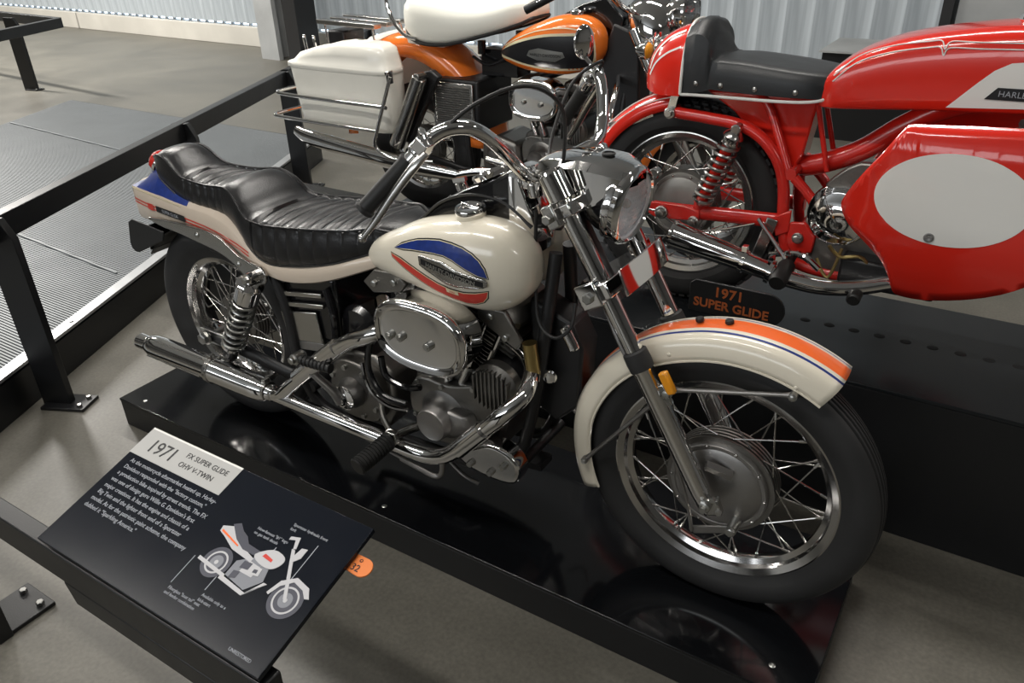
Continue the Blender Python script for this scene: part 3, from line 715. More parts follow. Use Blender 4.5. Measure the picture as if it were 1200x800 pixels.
# ================================================================ CREAM MOTORCYCLE (front right)
B1 = thing('motorcycle', 'cream motorcycle with blue and red tank emblem on the black plinth', 'motorcycle', (0, 0, .0015), 'motorcycles on display')
WB = 1.583
# wheels
rw1 = wheel(B1, (0, 0, .333), .333, .125, .2205, .085, drum=.075, drum_side=1, n_sp=40, grooves=5, drum_mat='black')
fw1 = wheel(B1, (WB, 0, .335), .335, .098, .2545, .066, drum=.110, drum_side=-1, n_sp=40, grooves=7, drum_y=.012)
g = G(); g.cyl((0, -.15, .333), (0, .15, .333), .010, n=14); ax = g.out('axle', 'steel', B1)
g = G(); g.hexnut((0, -.150, .333), (0, -1, 0), .019, .018); g.cyl((0, -.15, .333), (0, -.154, .333), .024, n=18); g.out('axle_nut', 'bolt', ax)
g = G(); g.bar((-.035, -.14, .333), (.10, -.13, .325), .008, .045, up=(0, 0, 1)); g.out('axle_adjuster', 'bolt', ax, bevel=.003)
# front fork
AX = Vector((WB, 0, .335)); FT = Vector((1.212, 0, .985)); fd = (FT-AX).normalized()
fn = Vector((fd.z, 0, -fd.x))  # forward of the fork
def fk(t, y, f=0): return AX+fd*t+fn*f+Vector((0, y, 0))
FL = (FT-AX).length
FY = .098
for s in (-1, 1):
    y = s*FY
    g = G(); g.cyl(fk(.30, y, -.012), fk(FL+.012, y, -.012), .0195, n=28); leg = g.out('fork_tube', 'chrome', B1)
    g = G(); g.lathe(fk(-.035, y, -.012), fd, [(0, 0), (.015, .002), (.021, .02), (.0235, .06), (.0235, .355), (.0255, .36), (.0255, .372), (.020, .376)], 28); sl = g.out('fork_slider', 'chrome', leg)
    g = G(); g.lathe(fk(.325, y, -.012), fd, [(.022, 0), (.0265, .002), (.0275, .02), (.0265, .042), (.021, .046)], 28); g.out('dust_seal', 'rubber', leg)
    g = G(); g.lathe(fk(FL-.035, y, -.012), fd, [(.020, 0), (.0275, .003), (.0275, .058), (.023, .064), (0, .066)], 28); g.out('fork_cap', 'chrome', leg)
    g = G(); g.cyl(fk(0, y-.022*s*-1, 0), fk(0, y+.024*s, 0), .013, n=18); g.hexnut(fk(0, y+.024*s, 0), (0, s, 0), .013, .010); g.cyl(fk(0, y+.03*s, 0), fk(0, y+.045*s, 0), .007, n=12); g.out('axle_nut', 'bolt', leg)
    g = G(); g.bar(fk(.01, y+.012*s, .012), fk(-.03, y+.012*s, .006), .020, .034, up=fn); g.out('axle_clamp', 'dullchrome', leg, bevel=.004)
    for t_ in (.012, -.020):
        g = G(); g.hexnut(fk(t_, y+.022*s, .022), (0, s, 0), .007, .007); g.out('nut', 'bolt', leg)
    g = G(); g.bar(fk(.235, y+.004*s, .013), fk(.285, y+.004*s, .013), .012, .020, up=fn); g.out('mounting_lug', 'dullchrome', leg, bevel=.003)
    g = G(); g.bar(fk(.26, y+.008*s, .034), fk(.312, y+.008*s, .034), .016, .020, up=fn); rf = g.out('reflector', 'amber', leg, bevel=.004); rf['label'] = 'small amber reflector'
g = G(); g.bar(fk(.075, -.085, .02), fk(.032, -.066, .055), .012, .02, up=(0, 1, 0)); g.out('brake_anchor', 'steel', B1)
# brake arm with pivot and cable
g = G(); g.bar((WB+.052, -.083, .262), (WB-.035, -.083, .222), .006, .020, up=(0, 0, 1)); ba = g.out('brake_arm', 'steel', B1, bevel=.002)
g = G(); g.cyl((WB+.052, -.055, .264), (WB+.052, -.092, .264), .012, n=18); g.hexnut((WB+.052, -.092, .264), (0, -1, 0), .011, .009); g.out('pivot', 'bolt', ba)
g = G(); g.tube([(WB-.035, -.088, .222), (WB-.055, -.095, .32), (1.46, -.105, .50), (1.36, -.105, .66), (1.28, -.085, .80), (1.22, -.07, .88)], .0045, 8); g.out('brake_cable', 'steel', ba)
# triple clamps
g = G(); g.prism([(a, b) for a, b in ((-.045, -.118), (.022, -.122), (.035, -.06), (.048, 0), (.035, .06), (.022, .122), (-.045, .118), (-.09, .035), (-.09, -.035))], -.014, .014, plane='xy')
for v_ in g.bm.verts: v_.co = fk(FL-.055, 0, -.012)+fn*v_.co.x+Vector((0, v_.co.y, 0))+fd*v_.co.z
g.out('upper_clamp', 'chrome', B1, bevel=.003)
g = G(); g.prism([(a, b) for a, b in ((-.035, -.128), (.026, -.130), (.03, -.06), (.03, .06), (.026, .130), (-.035, .128), (-.09, .035), (-.09, -.035))], -.018, .018, plane='xy')
for v_ in g.bm.verts: v_.co = fk(.515, 0, -.012)+fn*v_.co.x+Vector((0, v_.co.y, 0))+fd*v_.co.z
lc = g.out('lower_clamp', 'chrome', B1, bevel=.003)
g = G(); R = []
for y in (-.105, -.09, 0, .09, .105): R.append([fk(.515+a, y, .030+b+.012*(1-(y/.11)**2)) for a, b in ((-.030, 0), (-.030, .004), (.028, .012), (.028, .008))])
g.rings(R); g.out('clamp_cover', 'chrome', lc, bevel=.0015)
for s in (-1, 1):
    g = G(); g.bar(fk(.49, s*.128, -.03), fk(.545, s*.128, -.03), .024, .05, up=fn); g.out('pinch_lug', 'chrome', lc, bevel=.004)
    g = G(); g.hexnut(fk(.515, s*.135, -.03), (0, s, 0), .012, .012); g.out('nut', 'bolt', lc)
    g = G(); g.bar(fk(FL-.08, s*.122, -.035), fk(FL-.03, s*.122, -.035), .022, .03, up=fn); g.out('pinch_lug', 'dullchrome', lc, bevel=.004)
    g = G(); g.hexnut(fk(FL-.055, s*.13, -.038), (0, s, 0), .011, .014); g.out('nut', 'bolt', lc)
g = G(); g.cyl(fk(.46, 0, -.072), fk(FL-.03, 0, -.072), .028, n=24); g.out('steering_head', 'black', B1)
# headlamp
hx = Vector((1.325, 0, .925)); hd = Vector((.985, -.05, -.13)).normalized()
g = G(); g.lathe(hx-hd*.115, hd, [(0, 0), (.03, .004), (.055, .03), (.068, .06), (.073, .088)], 40); hl = g.out('headlamp_shell', 'gloss', B1)
g = G(); g.lathe(hx-hd*.03, hd, [(.072, 0), (.080, .001), (.082, .008), (.080, .014), (.077, .016), (.082, .020), (.0835, .030), (.079, .038), (.073, .041), (.070, .037), (.070, .020)], 48); g.out('headlamp_ring', 'chrome', hl)
g = G(); g.lathe(hx-hd*.045, hd, [(0, 0), (.03, .006), (.055, .025), (.070, .048)], 40); g.out('reflector_bowl', 'bowl', hl)
g = G(); u_ = hd.cross(Vector((0, 0, 1))).normalized(); v_2 = u_.cross(hd); R = []
for i in range(1, 25):
    rr = .071*i/24; row = []
    for t in range(96):
        a = 2*PI*t/96; yy = rr*math.cos(a); zz = rr*math.sin(a)
        row.append(hx+u_*yy+v_2*zz+hd*(.014-.016*(rr/.071)**2+(.0011*math.sin(yy/.0066*2*PI)+.0007*math.sin(zz/.020*2*PI))*(1 if rr < .066 else 0)))
    R.append(row)
g.rings(R, cap=False)
g.out('headlamp_lens', 'glass', hl)
g = G(); g.sph(hx-hd*.012, .010, 12, 8); g.out('bulb', 'white', hl)
# chrome headlamp visor over the clamp
R = []
for x, w_, zt, zs in ((1.125, .042, 1.003, .975), (1.15, .056, 1.014, .935), (1.19, .065, 1.021, .903), (1.24, .068, 1.024, .917), (1.29, .066, 1.020, .945), (1.322, .052, 1.010, .968), (1.345, .022, .999, .990)):
    R.append([(x, -w_, zs), (x, -w_*.985, zt-.020), (x, -w_*.80, zt-.004), (x, -w_*.4, zt), (x, 0, zt+.001), (x, w_*.4, zt), (x, w_*.80, zt-.004), (x, w_*.985, zt-.020), (x, w_, zs), (x, w_*.93, zs), (x, w_*.90, zt-.024), (x, 0, zt-.006), (x, -w_*.90, zt-.024), (x, -w_*.93, zs)])
g = G(); g.rings(R); vis = g.out('headlamp_visor', 'chrome', B1, bevel=.0015, ang=25)
g = G(); g.lathe((1.27, 0, 1.024), (0, 0, 1), [(.014, 0), (.014, .003), (.011, .004), (.011, .001), (0, .001)], 20); g.out('grommet', 'rubber', vis)
# handlebar
hb = [(1.12, .035, .962), (1.140, .12, 1.0), (1.142, .185, 1.055), (1.132, .235, 1.10), (1.112, .275, 1.122), (1.075, .310, 1.112), (1.02, .348, 1.052), (.955, .385, .978)]
hbl = [(1.12, .035, .962), (1.150, .165, .985), (1.137, .235, 1.02), (1.118, .270, 1.08), (1.095, .295, 1.115), (1.06, .320, 1.108), (1.02, .348, 1.052), (.955, .385, .978)]
def bars(par, P, name='handlebar', m='chrome', r=.0125, Q=None):
    g = G(); L = [(x, -y, z) for x, y, z in reversed(P)]+[(P[0][0]-.004, 0, P[0][2]-.002)]+[(x, y, z) for x, y, z in (Q or P)]; g.tube(L, r, 16, 8); return g.out(name, m, par)
HB = bars(B1, hb, r=.0138, Q=hbl)
g = G(); g.lathe((1.128, .07, .968), Vector((.022, .09, .015)), [(.014, 0), (.0205, .001), (.0205, .095), (.014, .10)], 24); g.out('bar_sleeve', 'chrome', HB)
for s in (-1, 1):
    g = G(); g.bar((1.118, s*.045-.012, .96), (1.118, s*.045+.012, .96), .04, .036); g.cyl((1.125, s*.045, .925), (1.118, s*.045, .955), .016, n=18); rs = g.out('riser', 'chrome', HB, bevel=.003)
    for k in (-.013, .013):
        g = G(); g.cyl((1.118+k, s*.045, .976), (1.118+k, s*.045, .984), .006, n=6); g.out('bolt', 'bolt', rs)
    a = Vector((1.035, s*.340, 1.069)); b = Vector((.952, s*.387, .975)); d = (b-a).normalized()
    g = G(); g.lathe(a, d, [(.013, 0), (.019, .001), (.0185, .006), (.017, .012), (.0165, .125), (.020, .128), (.020, .134), (0, .136)], 24); g.out('grip', 'grip', HB)
    c = Vector((1.055, s*.326, 1.092)); d2 = (Vector((1.035, s*.340, 1.069))-c).normalized()
    g = G(); g.cyl(c-d2*.012, c+d2*.020, .019, n=18, bev=.003); g.box(c+Vector((.012, s*.012, .006)), (.028, .026, .026), Matrix.Rotation(.6, 3, 'Y')); cl = g.out('lever_clamp', 'chrome', HB, bevel=.003)
    for q_, rr_ in ((Vector((.0, s*-.006, .020)), .008), (Vector((.014, s*.012, .022)), .006)):
        g = G(); g.tube([c+q_+Vector((-.012, -.006*s, 0)), c+q_+Vector((-.006, 0, .010)), c+q_+Vector((.006, .006*s, .010)), c+q_+Vector((.012, .008*s, 0))], .0035, 8); g.out('cable_guide', 'chrome', cl)
    p0 = c+Vector((.024, s*.020, -.004))
    LP = [p0, p0+Vector((-.018, s*.014, -.022)), p0+Vector((-.055, s*.030, -.070)), p0+Vector((-.095, s*.048, -.128)), p0+Vector((-.122, s*.060, -.162))]
    g = G(); g.tube(LP, [.0095, .0125, .0112, .0095, .008], 12, 6, flat=(.75, 1)); g.sph(LP[-1], .0088, 12, 8); g.out('lever', 'dullchrome', HB)
# control cables
for pts in ([(1.07, -.315, 1.10), (1.13, -.27, 1.16), (1.19, -.19, 1.185), (1.225, -.12, 1.14), (1.20, -.06, 1.03), (1.17, -.05, .93)],
            [(1.07, .315, 1.10), (1.10, .30, 1.145), (1.05, .25, 1.10), (1.04, .17, .99), (1.08, .09, .93), (1.12, .06, .86)],
            [(1.13, -.055, .90), (1.13, -.06, .76), (1.15, -.085, .655), (1.20, -.10, .63), (1.235, -.09, .66), (1.235, -.07, .71)]):
    g = G(); g.tube(pts, .0042, 8); g.out('cable', 'grip', HB)
# mirror on the far side of the bar
g = G(); g.tube([(1.075, .318, 1.115), (1.060, .325, 1.13), (1.045, .325, 1.145)], .005, 8); g.out('mirror_stem', 'chrome', HB)
g = G(); g.sph((0, 0, 0), (.007, .028, .040), 20, 12)
for v_ in g.bm.verts: v_.co = Matrix.Rotation(-.56, 3, 'Z') @ v_.co + Vector((1.040, .325, 1.180))
g.out('mirror', 'chrome', HB)
# fuel tanks
TT = [(.648, .722, .712, .062, .072), (.658, .742, .692, .040, .092), (.69, .766, .684, .026, .110), (.75, .796, .682, .020, .132), (.83, .836, .676, .018, .152), (.91, .860, .668, .018, .166), (1.0, .876, .664, .018, .172), (1.05, .876, .666, .018, .168), (1.095, .864, .680, .022, .154), (1.13, .836, .710, .032, .132), (1.147, .806, .742, .050, .108), (1.151, .785, .768, .070, .090)]
tk = tank_half(B1, TT, -1, 'cream'); tk2 = tank_half(B1, TT, 1, 'cream')
for s, t_ in ((-1, tk), (1, tk2)):
    g = G(); g.lathe((.985, s*.090, .874), Vector((-.05, s*.10, 1)), [(.034, 0), (.034, .010), (.0, .010)], 32); g.out('filler_neck', 'cream', t_)
    g = G(); g.lathe((.985, s*.090, .874), Vector((-.05, s*.10, 1)), [(.030, .006), (.0335, .008), (.0350, .012), (.0350, .019), (.033, .022), (.026, .0225), (.023, .019), (.018, .0185), (0, .0185)], 40); cp = g.out('fuel_cap', 'chrome', t_)
    g = G(); g.bar((.961, s*.091, .898), (1.008, s*.091, .894), .007, .008); g.out('cap_grip', 'chrome', cp, bevel=.002)
tr = bvh(tk); tr2 = bvh(tk2)
def badge(par, tree, pts, m, side, **k): return decal('tank_stripe', pts, tree, m, par, side, **k)
def tank_graphics(t_, tree, s):
    bl = [(.800, .782), (.825, .797), (.85, .808), (.88, .819), (.91, .826), (.945, .832), (.98, .832), (1.01, .829), (1.035, .820), (1.052, .808), (1.064, .792), (1.072, .770), (1.05, .773), (1.02, .784), (.985, .798), (.96, .803), (.93, .802), (.90, .799), (.86, .793), (.83, .787)]
    _o = [(.742, .770), (.775, .788), (.82, .803), (.87, .814), (.92, .818), (.97, .812), (1.01, .796), (1.035, .770), (1.048, .738), (1.020, .741), (.985, .750), (.95, .765), (.92, .779), (.90, .782), (.86, .781), (.80, .776)]
    rd = [(.786, .766), (.82, .762), (.86, .752), (.90, .741), (.94, .730), (.975, .724), (1.01, .724), (1.04, .729), (1.070, .738), (1.066, .722), (1.055, .709), (1.035, .700), (1.01, .696), (.975, .699), (.93, .708), (.88, .724), (.83, .742), (.79, .758)]
    _p = [(.728, .758), (.755, .752), (.80, .738), (.845, .718), (.885, .704), (.93, .697), (.98, .692), (1.048, .686), (1.035, .665), (1.012, .653), (.985, .650), (.94, .658), (.88, .674), (.82, .698), (.77, .726), (.73, .750)]
    def grow(P, d):
        P = [Vector((a, b)) for a, b in P]; n = len(P); ar = sum(P[i].x*P[(i+1) % n].y-P[(i+1) % n].x*P[i].y for i in range(n)); sg = 1 if ar > 0 else -1; out = []
        for i in range(n):
            e1 = (P[i]-P[i-1]).normalized(); e2 = (P[(i+1) % n]-P[i]).normalized(); nm = Vector((e1.y+e2.y, -(e1.x+e2.x)))*sg
            nm = nm.normalized() if nm.length > 1e-4 else Vector((e1.x, e1.y)); out.append(tuple(P[i]+nm*d))
        return out
    for P, m in ((bl, 'blue'), (rd, 'reddecal')):
        decal('stripe_outline', grow(P, .0035), tree, 'blackline', t_, s, off=.0006)
        decal('stripe_edge', grow(P, .0009), tree, 'goldline', t_, s, off=.0012)
        o = decal('painted_stripe', grow(P, -.0009), tree, m, t_, s, off=.0018); o['label'] = 'blue painted stripe' if m == 'blue' else 'red painted stripe'
    # chrome name badge
    g = G(); P = [(.888, .786), (.895, .790), (.960, .790), (.995, .778), (1.066, .768), (1.072, .762), (1.070, .752), (1.060, .747), (1.022, .746), (1.0, .738), (.965, .739), (.930, .752), (.890, .766)]
    o = decal('name_badge', P, tree, 'dullchrome', t_, s, off=.004); sm = o.modifiers.new('t', 'SOLIDIFY'); sm.thickness = .003; sm.offset = 0
    b2 = decal('badge_field', [(.896, .783), (1.062, .762), (1.062, .750), (.896, .770)], tree, 'blackline', o, s, off=.0065, res=.004)
    text_decal('lettering', 'HARLEY-DAVIDSON', .0150, .979, .7612, tree, 'bolt', o, s, off=.0086, slope=-.125, spacing=.98, bold=.0004)
    b3 = decal('maker_mark', [(.962, .7265), (.995, .7245), (.995, .7145), (.962, .7165)], tree, 'goldline', t_, s, off=.0030, res=.004)
    text_decal('lettering', 'AMF', .009, .9785, .7175, tree, 'reddecal', b3, s, off=.0042, slope=-.06)
tank_graphics(tk, tr, -1)
# dash between the tanks
g = G(); R = []
for x, zt, w_, zb in ((.70, .755, .008, .735), (.78, .812, .016, .77), (.86, .872, .030, .83), (.94, .915, .044, .85), (1.02, .950, .052, .84), (1.06, .974, .052, .83), (1.082, .972, .052, .82), (1.105, .915, .050, .80), (1.125, .860, .044, .79)):
    R.append([(x, -w_, zb), (x, -w_, zt-.012), (x, -w_*.86, zt-.002), (x, 0, zt+.001), (x, w_*.86, zt-.002), (x, w_, zt-.012), (x, w_, zb)])
g.rings(R)
for f in g.bm.faces:
    f.normal_update()
    if f.calc_center_median().x < 1.07 and abs(f.normal.y) > .35: f.material_index = 1
ds = g.out('dashboard', ['chrome', 'gloss'], B1, bevel=.002, ang=30)
dpl = Vector((-.42, 0, .91)).normalized()
g = G(); g.lathe((.985, 0, .938), dpl, [(.044, 0), (.047, .010), (.044, .015), (.041, .012), (0, .012)], 36); sp_ = g.out('speedometer', 'chrome', ds)
g = G(); g.lathe((.985, 0, .9505), dpl, [(0, .0008), (.040, .0006), (.040, 0)], 36); g.out('dial', 'black', sp_)
g = G(); g.cyl(Vector((.90, 0, .893)), Vector((.893, 0, .912)), .014, n=18, bev=.002); g.bar((.875, 0, .912), (.91, 0, .922), .010, .010); g.out('ignition_switch', 'chrome', ds)
g = G(); g.tube([(.70, -.012, .757), (.78, -.018, .806), (.86, -.032, .868), (.96, -.046, .905), (1.05, -.052, .90), (1.115, -.05, .855)], .0035, 8); g.out('dash_trim', 'grip', ds)

# front fender: stripes are painted bands of the crown
def fsec(W, drop):
    ys = [(-1, -drop-.012), (-1.02, -drop), (-.96, -drop*.55), (-.86, -drop*.28), (-.66, -drop*.10), (-.61, -.0055), (-.51, -.0038), (-.45, -.003), (-.36, -.002), (0, 0), (.36, -.002), (.45, -.003), (.51, -.0038), (.61, -.0055), (.66, -drop*.10), (.86, -drop*.28), (.96, -drop*.55), (1.02, -drop), (1, -drop-.012)]
    return [(a*W, .372+b) for a, b in ys]
mis = [0, 0, 0, 0, 0, 1, 0, 0, 2, 2, 0, 0, 1, 0, 0, 0, 0, 0, 0]
sec = fsec(.062, .046)
def frf(f):
    return .016*max(0, (.35-f)/.35) - .012*max(0, (f-.75)/.25)
FF = fender(B1, (WB, 0, .335), sec, 57, 201, name='front_fender', m=('cream', 'blue', 'orangedecal'), mis=mis[:18], n=64, rfun=frf)
# rolled bead along each fender edge
for s in (-1, 1):
    pts = []
    for i in range(40):
        f = i/39; a = math.radians(57+144*f); r = .372-.058+frf(f); pts.append((WB+math.cos(a)*r, s*.062, .335+math.sin(a)*r))
    g = G(); g.tube(pts, .0032, 6, smooth=False); g.out('edge_bead', 'cream', FF)
    for a in (67, 113):
        rr = .372-.040; ar = math.radians(a); p = (WB+math.cos(ar)*rr, s*.063, .335+math.sin(ar)*rr); g = G(); g.sph(p, (.005, .003, .005), 10, 6); g.out('rivet', 'cream', FF)
for a in (104, 94.5):
    ar = math.radians(a); rr = .372+.004; g = G(); d_ = Vector((math.cos(ar), 0, math.sin(ar))); p = Vector((WB, 0, .335))+d_*rr; g.cyl(p, p+d_*.010, .009, n=16, bev=.002); g.out('rubber_plug', 'grip', FF)
def polar(a, r, y): return (WB+math.cos(math.radians(a))*r, y, .335+math.sin(math.radians(a))*r)
for s in (-1, 1):
    lug = fk(.262, s*.085, .02)
    for a in (66, 186):
        e = Vector(polar(a, .318, s*.067)); g = G(); g.tube([lug, lug+(e-lug)*.12, lug+(e-lug)*.92, e], [.0085, .005, .005, .0075], 10, smooth=False); g.cyl(e-Vector((0, .006*s, 0)), e+Vector((0, .010*s, 0)), .0085, n=16); b = g.out('fender_stay', 'steel', FF)
        g = G(); g.hexnut(e+Vector((0, .010*s, 0)), (0, s, 0), .0065, .005); g.out('bolt', 'bolt', b)
    g = G(); g.cyl(lug-Vector((0, .01*s, 0)), lug+Vector((0, .022*s, 0)), .011, n=16, bev=.002); g.hexnut(lug+Vector((0, .022*s, 0)), (0, s, 0), .009, .006); g.out('bolt', 'bolt', FF)

# ---- boat-tail seat base and rear fender
TL = [  # x, half width, z bottom, z crease, z top, top half width fraction
 (-.338, .052, .640, .738, .746, .5), (-.325, .064, .638, .740, .750, .5), (-.29, .072, .640, .742, .762, .42), (-.245, .080, .643, .742, .795, .36), (-.20, .086, .647, .741, .822, .36), (-.15, .091, .650, .740, .83, .40), (-.08, .097, .655, .735, .80, .5),
 (0, .104, .657, .732, .76, .7), (.10, .112, .657, .728, .75, .8), (.17, .119, .640, .71, .74, .85), (.23, .127, .622, .68, .72, .85), (.30, .136, .606, .645, .70, .85), (.38, .141, .598, .640, .69, .85), (.47, .139, .610, .655, .70, .85), (.56, .132, .636, .68, .715, .85), (.64, .120, .668, .706, .73, .85), (.72, .098, .702, .73, .745, .85), (.76, .080, .718, .74, .75, .85)]
R = []; N = 90; MI = []
for i in range(N+1):
    x = -.338+(1.098)*(i/N); w_, zb, zc, zt, tf = lerp_tab(TL, x)
    R.append([(x, -w_*.93, zb), (x, -w_*.985, zb+(zc-zb)*.12), (x, -w_, zb+(zc-zb)*.5), (x, -w_*.98, zc-.004), (x, -w_*.955, zc), (x, -w_*tf, zt-.004), (x, -w_*tf*.6, zt), (x, 0, zt+.002), (x, w_*tf*.6, zt), (x, w_*tf, zt-.004), (x, w_*.955, zc), (x, w_*.98, zc-.004), (x, w_, zb+(zc-zb)*.5), (x, w_*.985, zb+(zc-zb)*.12), (x, w_*.93, zb)])
g = G(); g.rings(R)
for f in g.bm.faces:
    c = f.calc_center_median()
    if -.325 < c.x < -.02 and c.z > 0 and len(f.verts) == 4:
        w_, zb, zc, zt, tf = lerp_tab(TL, c.x)
        if w_*tf*1.0 < abs(c.y) < w_*.955 and c.z > zc+.0005: f.material_index = 1
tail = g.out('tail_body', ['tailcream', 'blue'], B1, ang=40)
ttr = bvh(tail)
for zz, in ((.700,), (.690,)):
    strip('painted_stripe', [(-.33, zz+.004), (-.2, zz), (0, zz-.006), (.10, zz-.014), (.20, zz-.030), (.255, zz-.045)], .0042, ttr, 'reddecal', tail)
o = decal('name_badge', [(-.185, .706), (-.035, .702), (-.035, .683), (-.185, .687)], ttr, 'blackline', tail, off=.003)
text_decal('lettering', 'SUPER GLIDE', .0145, -.110, .6895, ttr, 'pale', o, off=.0038, slope=-.025)
decal('number_one_mark', [(-.232, .706), (-.200, .706), (-.200, .686), (-.232, .686)], ttr, 'reddecal', tail, off=.003)
for s in (-1,):
    strip('gold_pinstripe', [(-.32, .7375), (-.2, .736), (-.1, .731), (-.05, .728)], .002, ttr, 'goldline', tail)
# rear lamp on the hump
g = G(); g.lathe((-.225, 0, .800), Vector((-.75, 0, .45)), [(.040, 0), (.042, .006), (.038, .012)], 28); lampb = g.out('lamp_base', 'chrome', tail)
g = G(); g.lathe((-.233, 0, .806), Vector((-.75, 0, .45)), [(.037, 0), (.036, .018), (.028, .028), (0, .031)], 28); ll = g.out('tail_lamp', 'redlens', lampb); ll['label'] = 'red tail lamp lens'
g = G(); g.box((-.27, 0, .585), (.006, .17, .09), Matrix.Rotation(.25, 3, 'Y')); g.out('number_plate_bracket', 'black', B1, bevel=.004)
g = G(); R = []
for a in range(20, 150, 6): 
    ar = math.radians(a); R.append([(math.cos(ar)*.365, y, .345+math.sin(ar)*.365*.86) for y in (-.075, -.06, 0, .06, .075)])
g.rings(R, closed=False); inn = g.out('inner_fender', 'black', B1); q_ = inn.modifiers.new('t', 'SOLIDIFY'); q_.thickness = .003
g = G(); poly = [(-.312, .645), (-.335, .632), (-.355, .56), (-.352, .54), (-.335, .530), (-.32, .532), (-.175, .598), (-.16, .630)]
g.prism([(a, b) for a, b in poly], -.102, -.096); fp = g.out('side_flap', 'black', B1, bevel=.003)
# chrome fender strut
for s in (-1, 1):
    top = [(-.205, .673), (-.10, .678), (.0, .682), (.07, .684), (.13, .678), (.175, .660), (.215, .643), (.26, .636), (.315, .632)]
    bot = [(.335, .615), (.33, .59), (.30, .575), (.265, .575), (.225, .590), (.18, .612), (.12, .628), (.04, .636), (-.06, .645), (-.14, .652), (-.20, .664)]
    P = [tuple(p)[:2] for p in cat_rom([(a, b, 0) for a, b in top], 4)]+[tuple(p)[:2] for p in cat_rom([(a, b, 0) for a, b in bot], 4)]
    P = [(a, b) for a, b in P]; g = G(); g.prism(P, -.005, .005)
    for v_ in g.bm.verts:
        w_ = lerp_tab(TL, v_.co.x)[0]; v_.co.y = s*(max(w_, .098)+.009)+v_.co.y
    sr = g.out('fender_strut', 'dullchrome', B1, bevel=.003, seg=3)
    for x, z in ((.03, .662), (.215, .617)):
        g = G(); yy = s*(max(lerp_tab(TL, x)[0], .098)+.013); g.lathe((x, yy, z), (0, s, 0), [(.0085, 0), (.008, .003), (.004, .006), (0, .0065)], 14); g.out('bolt', 'bolt', sr)
    sy = s*.158
    g = G(); g.cyl((.285, s*.12, .60), (.285, sy+s*.02, .60), .017, n=20, bev=.003); g.out('shock_mount', 'chrome', sr)
    shock(B1, (.285, sy, .598), (.105, sy, .295), R=.031, turns=8, r=.0042, cover=.085)
# ---- seat with pleats
ST = [  # x, half width, z bottom, z piping, z crown, crown inset
 (-.205, .036, .815, .828, .832), (-.195, .052, .80, .836, .846), (-.17, .066, .785, .850, .864), (-.14, .074, .775, .858, .873), (-.105, .080, .760, .848, .866), (-.075, .084, .748, .826, .842), (-.045, .087, .740, .811, .823), (0, .091, .735, .806, .815), (.08, .097, .735, .806, .813), (.135, .102, .732, .812, .822), (.165, .107, .725, .815, .828), (.195, .114, .710, .806, .820), (.225, .123, .690, .785, .797), (.255, .131, .668, .755, .769), (.29, .137, .648, .748, .760), (.34, .141, .640, .748, .760), (.42, .143, .652, .756, .767), (.50, .140, .668, .765, .776), (.58, .132, .690, .774, .786), (.64, .120, .712, .781, .792), (.69, .104, .730, .790, .801), (.73, .084, .742, .782, .794), (.755, .062, .75, .770, .780), (.765, .04, .755, .760, .765)]
pl_ = [(-.030, .150, .036), (.285, .700, .0461)]
def ripple(x):
    for a, b, s in pl_:
        if a < x < b:
            t = ((x-a)/s) % 1; return -.015*(1-min(1, abs(math.sin(PI*t))**.5)) 
    return 0
R = []; N = 330
for i in range(N+1):
    x = -.205+.97*i/N; w_, zb, zp, zc = lerp_tab(ST, x); rp = ripple(x)
    def Rz(f): return rp*f
    row = []
    hs = zp-zb
    side = [(-.88, zb-.004), (-.955, zb+.003), (-1.0, zb+hs*.30), (-1.005, zb+hs*.55), (-.975, zp-.016), (-.955, zp-.007), (-.955, zp+.0005), (-.925, zp+.0035), (-.895, zp-.001)]
    row = [(x, a*w_*(1+rp*(2.2 if b > zb+hs*.5 else .8)), b+(rp*.55 if b > zp-.02 else 0)) for a, b in side]
    row0 = row[:]
    tp = [(-.86, .12), (-.78, .42), (-.62, .70), (-.4, .90), (-.2, .98), (0, 1), (.2, .98), (.4, .90), (.62, .70), (.78, .42), (.86, .12)]
    row += [(x+abs(a)*.012*(1 if rp else 0), a*w_, zp+(zc-zp)*f+Rz(min(1, (1-abs(a))*6))) for a, f in tp]
    row += [(x, -yy, zz) for _, yy, zz in reversed(row0)]
    R.append(row)
g = G(); g.rings(R)
for f in g.bm.faces:
    c = f.calc_center_median(); 
seat = g.out('seat', 'leather', B1, ang=50)
for s in (-1, 1):
    pts = []
    for i in range(60):
        x = -.20+.955*i/59; w_, zb, zp, zc = lerp_tab(ST, x); pts.append((x, s*w_*.945, zp+.003))
    g = G(); g.tube(pts, .0032, 6, smooth=False); g.out('piping', 'leather', seat)
    pts = []
    for i in range(50):
        x = -.19+.93*i/49; w_, zb, zp, zc = lerp_tab(ST, x); pts.append((x, s*w_*.94, zb-.001))
    g = G(); g.tube(pts, .0025, 6, smooth=False); g.out('lower_trim', 'grip', seat)

